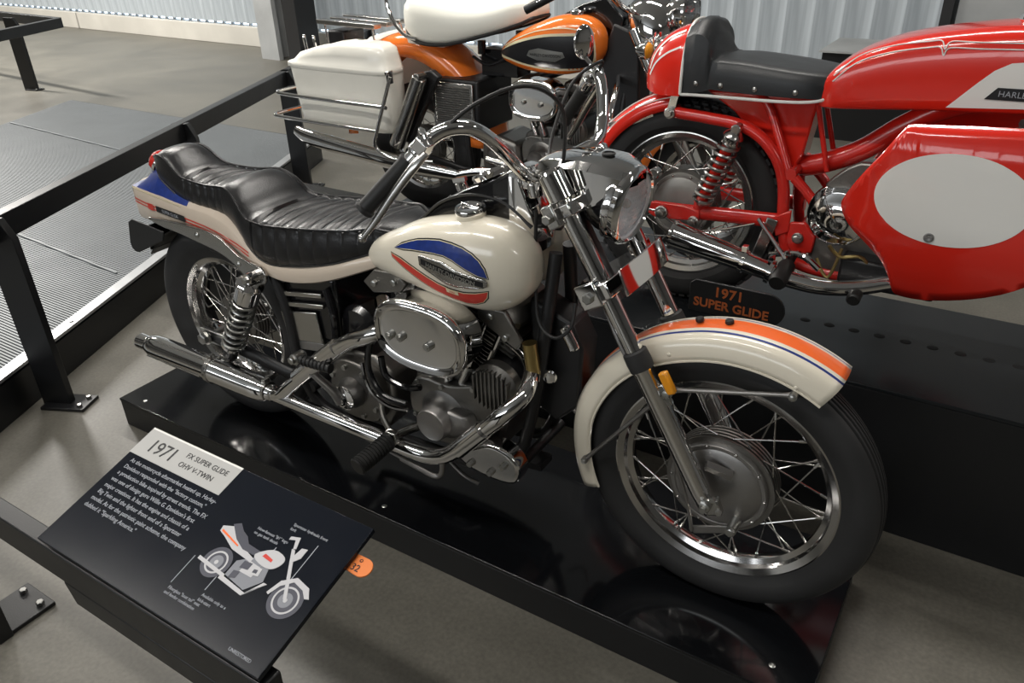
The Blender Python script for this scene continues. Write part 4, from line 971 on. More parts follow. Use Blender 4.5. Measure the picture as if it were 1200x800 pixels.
# ---- frame, swingarm
def frame_tubes(par, m='black'):
    g = G()
    for s in (-1, 1):
        g.tube([(1.165, s*.03, .80), (1.155, s*.06, .62), (1.13, s*.075, .42), (1.09, s*.085, .26), (1.02, s*.09, .19), (.8, s*.09, .175), (.50, s*.10, .18), (.40, s*.11, .22), (.37, s*.12, .34), (.36, s*.12, .50), (.33, s*.12, .60)], .0155, 14)
        g.tube([(.36, s*.10, .62), (.20, s*.10, .62), (.05, s*.095, .62)], .012, 10)
    g.tube([(1.16, 0, .86), (1.0, 0, .84), (.72, 0, .74), (.5, 0, .66), (.34, 0, .62)], .019, 14)
    g.cyl((.36, -.12, .60), (.36, .12, .60), .014); g.cyl((.40, -.12, .26), (.40, .12, .26), .016); g.cyl((1.10, -.11, .24), (1.10, .11, .24), .013)
    f = g.out('frame', m, par)
    g = G()
    for s in (-1, 1): g.tube([(.40, s*.09, .27), (.33, s*.115, .28), (.2, s*.125, .305), (-.03, s*.13, .333)], .017, 12, flat=(1.2, .8))
    g.cyl((.40, -.10, .27), (.40, .10, .27), .022); g.out('swingarm', m, par)
    return f
fr1 = frame_tubes(B1)
# top engine mount brackets (pale alloy plates with bolts)
for P, y in (([(.66, .655), (.70, .695), (.77, .70), (.80, .675), (.78, .650), (.69, .630)], -.112), ([(1.0, .665), (1.075, .668), (1.12, .60), (1.105, .575), (1.06, .60), (1.0, .635)], -.104)):
    g = G(); g.prism(P, y-.006, y+.006); b = g.out('mounting_bracket', 'alu', fr1, bevel=.003)
    a = P[0] if y == -.112 else P[3]; cx_ = sum(p[0] for p in P)/len(P); cz_ = sum(p[1] for p in P)/len(P)
    for dx in (-.035, .03):
        g = G(); g.hexnut((cx_+dx*(1 if y == -.112 else .6), y-.006, cz_+(dx*.25 if y == -.112 else -dx*.7)), (0, -1, 0), .009, .007); g.out('bolt', 'bolt', b)
# engine
EN = vtwin(B1, .905, .325, .98)
air_cleaner(B1, (.905, .602), .132, .090, -.135, -.222, tilt=-.02, screws=((-.085, -.012), (-.052, -.008), (.028, -.012)))
# gearbox, kicker cover, starter arm
g = G(); g.prism([(.50, .20), (.66, .19), (.70, .26), (.70, .38), (.64, .42), (.52, .41), (.47, .33)], -.095, .09); gb = g.out('gearbox', 'alu', B1, bevel=.012, seg=3)
g = G(); g.prism([(.50, .235), (.575, .215), (.655, .23), (.680, .30), (.66, .375), (.59, .40), (.52, .385), (.49, .31)], -.090, -.125, smooth=3); kc = g.out('kicker_cover', 'alu', B1, bevel=.007, seg=3)
g = G(); g.lathe((.575, -.12, .305), (0, -1, 0), [(.046, 0), (.044, .02), (.036, .034), (.034, .040), (.028, .043), (0, .043)], 36); g.out('kicker_boss', 'steel', kc)
g = G(); g.lathe((.575, -.16, .305), (0, -1, 0), [(.034, 0), (.037, .002), (.037, .006), (.030, .009), (0, .009)], 36); g.hexnut((.575, -.169, .305), (0, -1, 0), .014, .012); g.out('kicker_shaft', 'chrome', kc)
for a in range(8):
    aa = 2*PI*a/8+.3; g = G(); g.cyl((.583+math.cos(aa)*.083, -.12, .308+math.sin(aa)*.075), (.583+math.cos(aa)*.083, -.135, .308+math.sin(aa)*.075), .0075, n=12, bev=.001); g.out('screw', 'bolt', kc)
g = G(); g.tube([(.577, -.178, .300), (.562, -.185, .335), (.525, -.205, .385), (.490, -.215, .428)], [.0135, .012, .0095, .010], 12, flat=(1.2, .75)); ks = g.out('kickstarter', 'steel', B1)
g = G(); g.cyl((.488, -.200, .436), (.488, -.238, .436), .016, n=16, bev=.003); g.hexnut((.488, -.238, .438), (0, -1, 0), .011, .009); g.out('pedal_hinge', 'bolt', ks)
g = G(); g.tube([(.500, -.222, .434), (.60, -.215, .432)], .0135, 14); 
for k in range(7): g.torus((.512+k*.0125, -.222+k*.001, .4345), (1, .15, .05), .0138, .0014, 16, 6)
g.out('kick_pedal', 'grip', ks)
g = G(); g.cyl((.545, -.10, .415), (.545, -.10, .445), .019, n=20, bev=.004); g.out('filler_cap', 'bolt', gb)
# footpeg and bracket
g = G(); g.tube([(.80, -.12, .265), (.79, -.17, .275), (.787, -.215, .282)], .012, 12); g.box((.787, -.215, .285), (.034, .02, .034)); pgb = g.out('peg_bracket', 'dullchrome', B1, bevel=.003)
g = G(); a = Vector((.786, -.225, .280)); b = Vector((.772, -.335, .262)); g.lathe(a, b-a, [(0, 0), (.020, 0), (.024, .004)]+[q for k in range(11) for q in ((.0245, .008+k*.009), (.0245, .013+k*.009), (.0220, .0135+k*.009), (.0220, .0165+k*.009))]+[(.0255, .110), (.022, .114), (0, .114)], 22); g.out('footpeg', 'grip', pgb)
# brake pedal and linkage
g = G(); g.tube([(.70, -.15, .33), (.735, -.185, .31), (.775, -.205, .285)], [.011, .012, .010], 10, flat=(1.3, .7)); g.out('toe_lever', 'alu', B1)
g = G(); g.tube([(.80, -.205, .215), (.86, -.205, .205), (.905, -.20, .195), (.925, -.195, .215), (.925, -.19, .28)], .0075, 10); g.out('brake_pedal', 'steel', B1)
g = G(); g.tube([(.80, -.20, .21), (.5, -.16, .21), (.2, -.15, .25)], .0045, 8); g.out('brake_rod', 'steel', B1)
# exhaust: front header, lower run, rear header, muffler
g = G(); g.tube([(1.0, -.05, .57), (1.07, -.055, .555), (1.13, -.085, .530), (1.150, -.145, .495), (1.120, -.190, .455), (1.075, -.20, .405), (.985, -.20, .31), (.93, -.20, .268), (.86, -.20, .250), (.70, -.20, .252), (.50, -.20, .256), (.27, -.20, .262)], .0205, 22); ex = g.out('exhaust_pipe', 'chrome', B1)
g = G(); g.tube([(.70, -.10, .60), (.74, -.14, .595), (.77, -.18, .580), (.735, -.20, .558), (.66, -.20, .52), (.56, -.20, .44), (.44, -.20, .338), (.37, -.20, .275), (.33, -.20, .262)], .0205, 22); ex2 = g.out('exhaust_pipe', 'chrome', B1)
g = G(); g.tube([(1.07, -.204, .402), (.99, -.204, .315)], .0235, 20); g.out('heat_shield', 'chrome', ex, ang=40)
g = G(); g.tube([(.62, -.20, .495), (.45, -.20, .355)], .0232, 20, smooth=False); g.out('heat_shield', 'chrome', ex2, ang=40)
g = G(); g.lathe((.335, -.20, .262), (-1, 0, .012), [(.021, 0), (.0245, .002), (.0245, .02), (.029, .028), (.036, .055), (.0385, .075), (.0385, .24), (.0395, .245), (.0395, .26), (.0385, .265), (.0385, .50), (.0375, .53), (.033, .555), (.026, .567), (.0255, .572), (.0255, .612), (.0225, .616), (.020, .60), (.0, .59)], 40)
mf = g.out('muffler', 'chrome', B1)
for k in range(3):
    g = G(); a = [.35, 1.9, 3.2][k]; g.tube([(.05-.0, -.20-.0385*math.sin(a), .266+.0385*math.cos(a)), (-.20, -.20-.0385*math.sin(a), .269+.0385*math.cos(a))], .0028, 6); g.out('muffler_rib', 'chrome', mf)
for x in (.085, .315):
    g = G(); g.lathe((x, -.20, .265), (-1, 0, 0), [(.0392 if x < .2 else .0255, 0), (.0425 if x < .2 else .0285, .001), (.0425 if x < .2 else .0285, .016), (.0392 if x < .2 else .0255, .017)], 36); g.box((x-.008, -.20, .265+(.047 if x < .2 else .033)), (.014, .020, .014)); g.out('clamp', 'dullchrome', mf, bevel=.001)
# battery / oil tank group
g = G(); g.box((.445, 0, .53), (.20, .22, .20)); ot = g.out('oil_tank', 'gloss', B1, bevel=.012, seg=3)
g = G(); g.rings([[(.345, y, .405), (.480, y, .425), (.470, y, .520), (.330, y, .492)] for y in (-.113, -.121)]); bc = g.out('battery_cover', 'dullchrome', B1, bevel=.003)
g = G(); g.rings([[(.352, y, .378), (.485, y, .398), (.480, y, .425), (.345, y, .405)] for y in (-.113, -.118)]); g.out('cover_foot', 'redmet' if False else 'steel', bc, bevel=.002)
for z in (.560, .528):
    g = G(); g.rings([[(.335, y, z-.018), (.505, y, z+.012), (.505, y, z+.024), (.335, y, z-.003)] for y in (-.112, -.124)]); g.out('battery_strap', 'dullchrome', bc, bevel=.002)
g = G(); g.tube([(.52, -.115, .60), (.545, -.125, .52), (.53, -.12, .44)], .011, 10); g.out('oil_line', 'gloss', ot)
g = G(); g.lathe((.60, -.02, .50), (0, -1, 0), [(0, 0), (.055, 0), (.062, .02), (.062, .07), (.05, .085), (0, .09)], 30); g.out('starter_cover', 'gloss', B1)
g = G(); g.tube([(.66, -.16, .44), (.675, -.17, .40), (.70, -.172, .36), (.745, -.165, .335), (.79, -.15, .33)], .006, 8); g.out('oil_line', 'chrome', ot)
for pts, m_ in (([(.72, -.15, .47), (.735, -.155, .42), (.79, -.15, .40), (.84, -.15, .415)], 'gloss'), ([(.70, -.16, .52), (.69, -.17, .44), (.73, -.175, .375), (.80, -.165, .36)], 'gloss')):
    g = G(); g.tube(pts, .009, 10); g.out('oil_line', m_, ot)
# primary cover on the far side, regulator under the front
g = G(); g.prism([(.48, .30), (.56, .22), (.80, .20), (.98, .23), (1.06, .30), (1.05, .38), (.96, .43), (.60, .42)], .10, .165, smooth=3); g.out('primary_cover', 'chrome', B1, bevel=.014, seg=3)
g = G(); poly = [(.935, .245), (.985, .282), (1.04, .310), (1.095, .303), (1.125, .268), (1.118, .222), (1.075, .205), (.985, .212)]
g.prism(poly, -.150, -.095, smooth=3); hn = g.out('regulator_cover', 'chrome', B1, bevel=.010, seg=3)
for x, z in ((.985, .235), (1.045, .230), (1.085, .265)):
    g = G(); g.hexnut((x, -.15, z), (0, -1, 0), .009, .010); g.out('screw', 'bolt', hn)
g = G(); g.bar((.80, .03, .14), (1.10, .03, .16), .06, .02); g.bar((.93, .03, .16), (.93, .03, .25), .05, .03, up=(0, 1, 0)); g.out('engine_cradle', 'black', B1)
g = G(); g.tube([(.78, -.03, .13), (.88, -.06, .10), (.93, -.05, .075)], .006, 8); g.out('stand_spring', 'steel', B1)
# front of the engine: horn, coil tube and small chrome fittings
g = G(); g.cyl((1.145, -.10, .52), (1.135, -.10, .60), .017, n=18); g.out('front_tube_sleeve', 'brass', fr1)
g = G(); g.lathe((1.165, -.06, .50), (.35, -1, .1), [(0, 0), (.012, 0), (.018, .008), (.014, .012), (0, .014)], 28); g.out('horn', 'chrome', B1)
g = G(); g.cyl((1.215, -.085, .655), (1.245, -.085, .605), .013, n=16, bev=.003); g.out('brake_switch', 'chrome', B1)
g = G(); g.prism([(1.10, .68), (1.21, .64), (1.24, .58), (1.23, .42), (1.17, .36), (1.10, .40)], -.04, .04); g.out('oil_cooler_panel', 'black', B1, bevel=.008)
g = G(); g.tube([(.36, .14, .20), (.28, .20, .09), (.24, .235, .012)], .010, 10); g.box((.235, .24, .008), (.05, .03, .008)); g.out('side_stand', 'steel', B1)
g = G(); g.tube([(1.12, .12, .30), (1.17, .12, .26), (1.19, .12, .31)], .004, 8); g.out('clip', 'steel', B1)

# ================================================================ RED RACING MOTORCYCLE on the platform
PZ = .346
B2 = thing('motorcycle', 'red racing motorcycle with white oval fairing panel on the raised platform', 'motorcycle', (1.135, .83, PZ), 'motorcycles on display')
# local frame: x = world - 1.135, y = world - .83, z = world - .34
def W2(x, y, z): return Vector((x-1.135, y-.83, z-PZ))
rw2 = wheel(B2, (0, 0, .305), .305, .105, .222, .060, drum=.098, drum_side=-1, n_sp=40, grooves=5, drum_mat='castgrey', rim_mat='dullchrome', knobby=True)
fw2 = wheel(B2, (1.40, 0, .305), .305, .085, .232, .055, drum=.10, drum_side=-1, n_sp=40, grooves=5, drum_mat='alu', rim_mat='dullchrome')
# sprocket behind
g = G(); g.lathe((0, .06, .305), (0, 1, 0), [(0, 0), (.085, 0), (.088, .004), (0, .006)], 40); g.out('sprocket', 'steel', rw2); bpy.data.objects[-1] if False else None
# tail hump
TH = [(.995-1.135, .020, 1.00, 1.045), (1.01-1.135, .045, .99, 1.085), (1.04-1.135, .075, .985, 1.125), (1.075-1.135, .095, .985, 1.150), (1.11-1.135, .108, .988, 1.165), (1.135-1.135, .114, .99, 1.172)]
def loft_hump(tab, m, name, N=26):
    R = []; x0, x1 = tab[0][0], tab[-1][0]
    for i in range(N+1):
        x = x0+(x1-x0)*i/N; w_, zb, zt = lerp_tab(tab, x); row = []
        for j in range(25):
            a = -.12*PI+(1.24*PI)*j/24; e = .78
            ca, sa = math.cos(a), math.sin(a)
            row.append((x, -math.copysign(abs(ca)**e, ca)*w_, zb+(zt-zb)*max(0, (math.copysign(abs(sa)**e, sa)+.0)) if sa > 0 else zb))
        R.append(row)
    g = G(); g.rings(R); return g.out(name, m, B2, ang=50)
TH2 = [(x, w_, zb-PZ, zt-PZ) for x, w_, zb, zt in TH]
hump = loft_hump(TH2, 'red', 'tail_hump')
htr = bvh(hump)
for ln in ([(-.115, .70), (-.098, .745), (-.06, .785), (-.012, .808)], [(-.112, .685), (-.09, .722), (-.055, .750), (-.012, .770)]): strip('painted_stripe', ln, .005, htr, 'white', hump, off=.002)
g = G(); pts = []
for j in range(25):
    a = -.02*PI+1.04*PI*j/24; e = .78; ca, sa = math.cos(a), max(0, math.sin(a)); pts.append((.003, -math.copysign(abs(ca)**e, ca)*.116, .65+.184*sa**e))
g.tube(pts, .0045, 8, smooth=False); g.out('edge_trim', 'white', hump)
# seat pad: back roll and long pad
SP = [(.004, .113, .650, .828, .80), (.03, .115, .655, .842, .81), (.06, .112, .66, .832, .80), (.075, .110, .665, .80, .77), (.085, .110, .668, .755, .745), (.10, .112, .668, .748, .742), (.16, .120, .668, .746, .742), (.25, .124, .668, .738, .735), (.33, .120, .668, .732, .728), (.38, .105, .668, .728, .722), (.41, .080, .675, .720, .712)]
R = []
for i in range(80):
    x = .004+.406*i/79; w_, zb, zc, zp = lerp_tab(SP, x)
    R.append([(x, -w_*.98, zb), (x, -w_, zb+(zp-zb)*.5), (x, -w_*.93, zp-.006), (x, -w_*.86, zp), (x, -w_*.6, zp+(zc-zp)*.75), (x, 0, zc), (x, w_*.6, zp+(zc-zp)*.75), (x, w_*.86, zp), (x, w_*.93, zp-.006), (x, w_, zb+(zp-zb)*.5), (x, w_*.98, zb)])
g = G(); g.rings(R)
for v_ in g.bm.verts:
    if .03 < v_.co.x < .10 and v_.co.z > .69: v_.co += Vector((.004*math.sin(v_.co.y*120+v_.co.z*90), 0, .004*math.sin(v_.co.y*160)))
pad = g.out('seat', 'leather2', B2, ang=50)
for x in (.045, .115, .21, .315):
    for s in (-1, 1):
        w_ = lerp_tab(SP, x)[0]; g = G(); g.sph((x, s*w_*1.0, .682), (.0075, .004, .0075), 12, 8); g.out('stud', 'bolt', pad)
for s in (-1, 1):
    pts = [(x, s*(lerp_tab(SP, x)[0]+.003), z) for x, z in ((.004, .650), (.06, .652), (.16, .655), (.26, .657), (.34, .660), (.385, .668), (.41, .690))]
    g = G(); g.tube(pts, .0042, 8); g.out('edge_trim', 'white', pad)
# under-seat shield
g = G(); g.prism([(.05, .655), (.36, .655), (.34, .50), (.30, .42), (.24, .50), (.14, .60)], -.045, .045); g.out('inner_guard', 'red', B2, bevel=.006)
# rear fender strip
R = []
for i in range(24):
    a = math.radians(146-48*i/23); r = .362+.012*i/23; c = (math.cos(a), math.sin(a)); R.append([Vector((.02+c[0]*(r+dr), y, .285+c[1]*(r+dr)*.97)) for y, dr in ((-.066, -.050), (-.064, -.026), (-.048, -.008), (-.024, .001), (0, .004), (.024, .001), (.048, -.008), (.064, -.026), (.066, -.050))])
g = G(); g.rings(R, closed=False); rfd = g.out('rear_fender', 'red', B2, ang=60); q_ = rfd.modifiers.new('t', 'SOLIDIFY'); q_.thickness = .003
for yy in (-.058, -.030):
    pts = []
    for i in range(20):
        a = math.radians(145-46*i/19); r = .362+.010*i/19+(.0018 if yy == -.030 else -.0135); pts.append((.02+math.cos(a)*r, yy, .285+math.sin(a)*r*.97))
    g = G(); g.tube(pts, .0018, 6, smooth=False); g.out('painted_stripe', 'white', rfd)
g = G(); g.tube([(-.335, .03, .43), (-.30, .0, .47), (-.25, .0, .53)], .006, 8); g.tube([(-.29, -.03, .50), (-.245, -.045, .40), (-.24, -.05, .36)], .004, 8); g.out('fender_stay', 'steel', rfd)
g = G(); g.prism([(-.235, .50), (-.10, .565), (-.105, .585), (-.245, .53)], -.05, -.046); g.out('lower_strip', 'dullchrome', rfd)
g = G(); g.bar((-.018, -.085, .655), (-.030, -.085, .600), .022, .012, up=(0, 1, 0)); g.out('seat_bracket', 'dullchrome', B2)
# frame
g = G()
for s in (-1, 1):
    y = s*.080
    g.tube([(-.030, y, .592), (.08, y, .585), (.17, y, .575), (.235, y, .545), (.285, y, .49), (.310, y, .42), (.322, y, .32), (.345, y, .24), (.40, y, .20), (.60, y, .19)], .0165, 16)
    g.tube([(.335, y, .45), (.40, y, .38), (.385, y, .30)], .014, 12)
    g.tube([(.36, y*.5, .64), (.41, y*.6, .47)], .007, 10)
    g.tube([(.315, y, .47), (.24, y*.7, .62), (.20, y*.5, .65)], .012, 12)
g.tube([(.30, 0, .455), (.38, 0, .475), (.48, 0, .525), (.58, 0, .605), (.70, 0, .67), (.95, 0, .72)], .029, 18)
g.cyl((.325, -.09, .46), (.325, .09, .46), .016); g.cyl((-.03, -.10, .592), (-.03, .10, .592), .013); g.cyl((.37, -.10, .30), (.37, .10, .30), .014)
f2 = g.out('frame', 'redmet', B2)
for x, y, z in ((-.030, -.102, .592), (.372, -.102, .288), (.40, -.095, .345)):
    g = G(); g.cyl((x, y+.012, z), (x, y-.002, z), .016, n=20, bev=.002); g.hexnut((x, y, z), (0, -1, 0), .0115, .010); g.out('bolt', 'bolt', f2)
g = G(); g.prism([(.345, .33), (.385, .335), (.42, .30), (.415, .25), (.36, .235), (.34, .27)], -.098, -.088); g.out('gusset_plate', 'redmet', f2, bevel=.005)
g = G(); g.prism([(.295, .335), (.345, .365), (.345, .30), (.31, .28)], -.100, -.092); g.out('gusset_plate', 'redmet', f2, bevel=.005)
# swingarm
g = G()
for s in (-1, 1): g.tube([(-.055, s*.105, .310), (.03, s*.102, .312), (.16, s*.095, .318), (.34, s*.085, .325)], .019, 12, flat=(1.15, .7))
sw = g.out('swingarm', 'redmet', B2)
g = G(); g.prism([(-.085, .300), (-.06, .332), (.04, .335), (.09, .325), (.09, .296), (.02, .286), (-.05, .284)], -.118, -.108); g.out('axle_plate', 'redmet', sw, bevel=.004)
g = G(); g.tube([(-.16, -.110, .305), (-.02, -.116, .305)], .005, 10); g.cyl((-.025, -.105, .305), (-.025, -.130, .305), .020, n=24, bev=.003); g.hexnut((-.025, -.130, .305), (0, -1, 0), .013, .010); g.out('chain_adjuster', 'bolt', sw)
g = G(); g.cyl((.075, -.105, .292), (.075, -.128, .292), .017, n=20, bev=.003); g.hexnut((.075, -.128, .292), (0, -1, 0), .011, .007); g.out('bolt', 'bolt', sw)
g = G(); g.tube([(.075, -.10, .30), (.082, -.10, .345)], .016, 12); g.out('shock_lug', 'redmet', sw)
for s in (-1, 1):
    g = G(); a = Vector((.172, s*.108, .572)); b = Vector((.082, s*.105, .335)); d = (b-a).normalized()
    g.cyl(a+d*.02, b-d*.01, .017, n=20); sb = g.out('shock_absorber', 'red', B2)
    g = G(); g.lathe(a, d, [(0, 0), (.014, .004), (.027, .018), (.030, .024), (.026, .034), (.028, .044), (.024, .05), (0, .05)], 24); g.cyl(a-Vector((0, .018, 0)), a+Vector((0, .018, 0)), .014, n=16, bev=.003); g.out('shock_cover', 'dullchrome', sb)
    g = G(); g.spring(a+d*.045, b-d*.025, .0275, .0055, 8.5); g.out('spring', 'bolt', sb)
    g = G(); g.lathe(b-d*.028, d, [(0, 0), (.030, 0), (.030, .006), (.022, .016), (0, .016)], 24); g.out('spring_seat', 'dullchrome', sb)
g = G(); g.bar((-.10, -.075, .33), (-.075, -.078, .40), .012, .03, up=(0, 1, 0)); g.cyl((-.072, -.06, .405), (-.072, -.09, .405), .017, n=18, bev=.003); g.out('brake_arm', 'dullchrome', B2)
g = G(); g.bar((.30, -.108, .335), (.262, -.118, .185), .006, .032, up=(0, 0, 1)); g.out('pipe_hanger', 'dullchrome', B2, bevel=.003)
g = G(); g.tube([(.265, -.125, .335), (.375, -.17, .235)], .006, 10); g.out('brake_lever', 'chrome', B2)
g = G(); g.lathe((.372, -.17, .235), Vector((-.03, -1, -.25)), [(.012, -.05), (.012, 0), (.022, .004), (.024, .012), (.024, .085), (.021, .092), (0, .092)], 22); g.out('footpeg', 'grip', B2)
g = G(); g.tube([(.31, -.12, .235), (.40, -.18, .275), (.46, -.20, .25)], .009, 10); g.tube([(.40, -.185, .22), (.47, -.19, .205), (.55, -.19, .20)], .008, 10); g.out('gear_lever', 'chrome', B2)
g = G(); g.cyl((.56, -.16, .20), (.56, -.22, .19), .018, n=16, bev=.004); g.out('lever_rubber', 'grip', B2)
# megaphone exhaust
g = G(); P = [(.050, -.205, .275), (.12, -.205, .262), (.22, -.206, .245), (.31, -.207, .226), (.38, -.205, .210), (.47, -.195, .200), (.56, -.170, .208), (.66, -.135, .235), (.80, -.10, .27)]
g.tube(P, [.041, .037, .032, .027, .023, .0215, .021, .021, .021], 26, 8); mg = g.out('exhaust_pipe', 'chrome', B2, ang=60)
g = G(); d = (Vector(P[1])-Vector(P[0])).normalized(); g.lathe(Vector(P[0])-d*.004, d, [(.036, .0), (.042, -.002), (.044, .004), (.042, .010), (.040, .010)], 36); g.out('pipe_end', 'chrome', mg)
g = G(); g.lathe(Vector(P[0])-d*.0045, d, [(0, .002), (.036, .0)], 30); g.out('pipe_mouth', 'dark', mg)
for t_ in (Vector((.255, -.207, .238)), Vector((.33, -.207, .222))):
    g = G(); g.lathe(t_, (1, 0, -.25), [(.028, 0), (.034, .001), (.034, .012), (.028, .013)], 24); g.box(t_+Vector((.006, 0, .037)), (.014, .022, .014)); g.out('clamp', 'chrome', mg)
# engine: case, finned clutch dome
g = G(); g.prism([(.40, .20), (.75, .19), (.80, .30), (.72, .44), (.56, .50), (.45, .47), (.41, .36)], -.09, .09); e2 = g.out('engine', 'alu', B2, bevel=.014, seg=3)
g = G(); pr = [(.086, 0), (.084, .015)]
for i in range(4): pr += [(.082-i*.0025, .014+i*.008), (.082-i*.0025, .019+i*.008), (.079-i*.0025, .0195+i*.008), (.079-i*.0025, .0215+i*.008)]
pr += [(.068, .046), (.052, .058), (.030, .065), (0, .067)]
g.lathe((.470, -.085, .372), (.0, -1, .0), pr, 44); g.out('clutch_dome', 'chrome', e2)
g = G(); g.prism([(.425, .455), (.50, .52), (.60, .50), (.60, .44), (.45, .44)], -.105, -.085, smooth=3); g.out('timing_cover', 'alu', e2, bevel=.006)
g = G(); g.box((.62, -.10, .235), (.24, .10, .08)); g.out('sump', 'black', e2, bevel=.008)
g = G(); g.tube([(.47, -.17, .31), (.50, -.16, .28), (.55, -.15, .285), (.58, -.14, .25)], .005, 8); g.tube([(.44, -.15, .26), (.48, -.17, .22), (.50, -.15, .30)], .0045, 8); g.out('oil_line', 'brass', e2)
g = G(); g.cyl((.86, 0, .45), (.92, 0, .62), .075, n=30)
for i in range(8): c = Vector((.86, 0, .45))+Vector((.06, 0, .17))*(i/8); g.cyl(c, c+Vector((.002, 0, .006)), .10, n=30)
g.out('cylinder', 'alu', e2)
# fuel tank, long and slab sided
T2 = [(.362, .650, .670, .055, .055), (.368, .648, .700, .09, .09), (.385, .647, .733, .108, .10), (.42, .648, .766, .116, .10), (.47, .652, .794, .120, .1), (.54, .658, .820, .122, .1), (.64, .665, .842, .124, .1), (.78, .672, .860, .128, .1), (.92, .678, .862, .128, .1), (1.02, .688, .845, .118, .1), (1.07, .70, .815, .09, .1), (1.085, .73, .78, .06, .1)]
R = []
for i in range(60):
    f = .5-.5*math.cos(PI*i/59); x = .362+.723*f; zb, zt, w_, _ = lerp_tab(T2, x); row = []
    for a, b in ((0, 0), (.80, 0), (.93, .012), (.985, .05), (1, .2), (1, .45), (.985, .68), (.95, .82), (.86, .92), (.70, .975), (.45, .995), (0, 1)): row.append((x, -a*w_, zb+(zt-zb)*b))
    row += [(x, -y, z) for x, y, z in reversed(row[1:-1])]
    R.append(row)
g = G(); g.rings(R); t2 = g.out('fuel_tank', 'red', B2, ang=50); t2r = bvh(t2)
decal('white_panel', [(.664, .679), (.718, .740), (.745, .768), (.775, .786), (.82, .792), (.98, .787), (1.03, .76), (1.04, .70), (1.0, .703), (.80, .689)], t2r, 'white', t2, off=.0015, res=.014)
nb = decal('name_badge', [(.738, .706), (.760, .733), (.955, .736), (.94, .709)], t2r, 'blackline', t2, off=.0035, res=.014)
text_decal('lettering', 'HARLEY-DAVIDSON', .0185, .848, .7140, t2r, 'pale', nb, off=.0045, spacing=1.02)
for dz, k in ((0, .808), (0, .795)):
    ln = [(.40, k-.080), (.45, k-.032), (.52, k-.004), (.60, k+.012), (.625, k+.014), (.635, k-.002), (.645, k+.014), (.70, k+.016), (.85, k+.020), (1.0, k+.012)]
    P = cat_rom([(a, 0, b) for a, b in ln], 6); g = G(); tree = t2r; R = []
    for i, p in enumerate(P):
        h = tree.ray_cast(Vector((p.x, -3, p.z)), Vector((0, 1, 0)))
        if h[0]: R.append(h[0]+Vector((0, -.0012, .0006)))
    if len(R) > 3: g.tube(R, .0016, 6, smooth=False); g.out('painted_stripe', 'white', t2)
g = G(); g.lathe((.80, 0, .858), (0, 0, 1), [(.035, 0), (.038, .006), (.036, .018), (0, .02)], 30); g.out('fuel_cap', 'chrome', t2)
# fairing shell, both sides
FO = [(.487, .425), (.490, .455), (.52, .515), (.56, .580), (.595, .638), (.61, .648), (.66, .652), (.80, .660), (1.0, .668), (1.25, .66), (1.34, .62), (1.36, .57), (1.28, .50), (1.15, .445), (1.03, .385), (.95, .325), (.88, .268), (.80, .228), (.72, .205), (.665, .203), (.643, .215), (.632, .25), (.605, .305), (.565, .345), (.515, .385)]
def fy(x, z):
    y = .215
    if z < .42: y -= .06*((.42-z)/.22)**1.8
    if x < .60: y -= .03*((.60-x)/.12)**2
    if x > 1.0: y -= .14*((x-1.0)/.4)**2
    if z > .60: y -= .03*((z-.60)/.07)
    return y
FOs = [tuple(p)[:2] for p in cat_rom([(a, b, 0) for a, b in FO], 3, True)]
for s in (-1, 1):
    g = G(); g.face([g.bm.verts.new((a, 0, b)) for a, b in FOs]); bmesh.ops.triangulate(g.bm, faces=g.bm.faces)
    for _ in range(6):
        E = [e for e in g.bm.edges if e.calc_length() > .035]
        if not E: break
        bmesh.ops.subdivide_edges(g.bm, edges=E, cuts=1); bmesh.ops.triangulate(g.bm, faces=g.bm.faces)
    for v_ in g.bm.verts: v_.co.y = s*fy(v_.co.x, v_.co.z)
    fa = g.out('fairing', 'red', B2, ang=60); 
    ftr = bvh(fa)
    q_ = fa.modifiers.new('t', 'SOLIDIFY'); q_.thickness = .005; q_.offset = 0
    el = [(.728+.168*math.cos(a), .487+.112*math.sin(a)) for a in [2*PI*i/72 for i in range(72)]]
    decal('white_oval', el, ftr, 'white', fa, s, off=.0040, res=.02)
    h = ftr.ray_cast(Vector((.700, s*3, .392)), Vector((0, -s, 0)))[0]
    g = G(); g.lathe(h, (0, s, 0), [(.012, .003), (.012, .006), (.008, .007), (.004, .0055), (0, .0055)], 20); g.bar(h+Vector((-.008, s*.007, 0)), h+Vector((.008, s*.007, .002)), .003, .003); g.out('quick_fastener', 'steel', fa)
# fork and clip-on bar at the front, beyond the frame of the picture
g = G()
for s in (-1, 1): g.cyl((1.40, s*.085, .305), (1.13, s*.085, .86), .020, n=20)
g.out('front_fork', 'chrome', B2)
g = G()
for s in (-1, 1): g.tube([(1.14, s*.085, .80), (1.10, s*.20, .78), (1.04, s*.33, .75)], .011, 12)
g.out('handlebar', 'steel', B2)
g = G()
for s in (-1, 1): g.tube([(1.09, s*.22, .775), (1.035, s*.335, .75)], .016, 14)
g.out('grip', 'grip', B2)
fender(B2, (1.40, 0, .305), [(-.05, .315), (-.045, .328), (0, .335), (.045, .328), (.05, .315)], 60, 170, name='front_fender', m=('red',), n=24)
# orange wheel-side cable clutter
g = G(); g.tube([(-.03, -.12, .30), (.05, -.11, .26), (.14, -.10, .27), (.25, -.10, .31)], .004, 8); g.tube([(.02, .02, .245), (.16, .06, .27), (.24, .06, .26), (.30, .05, .28)], .011, 10); g.out('brake_cable', 'dullchrome', B2)

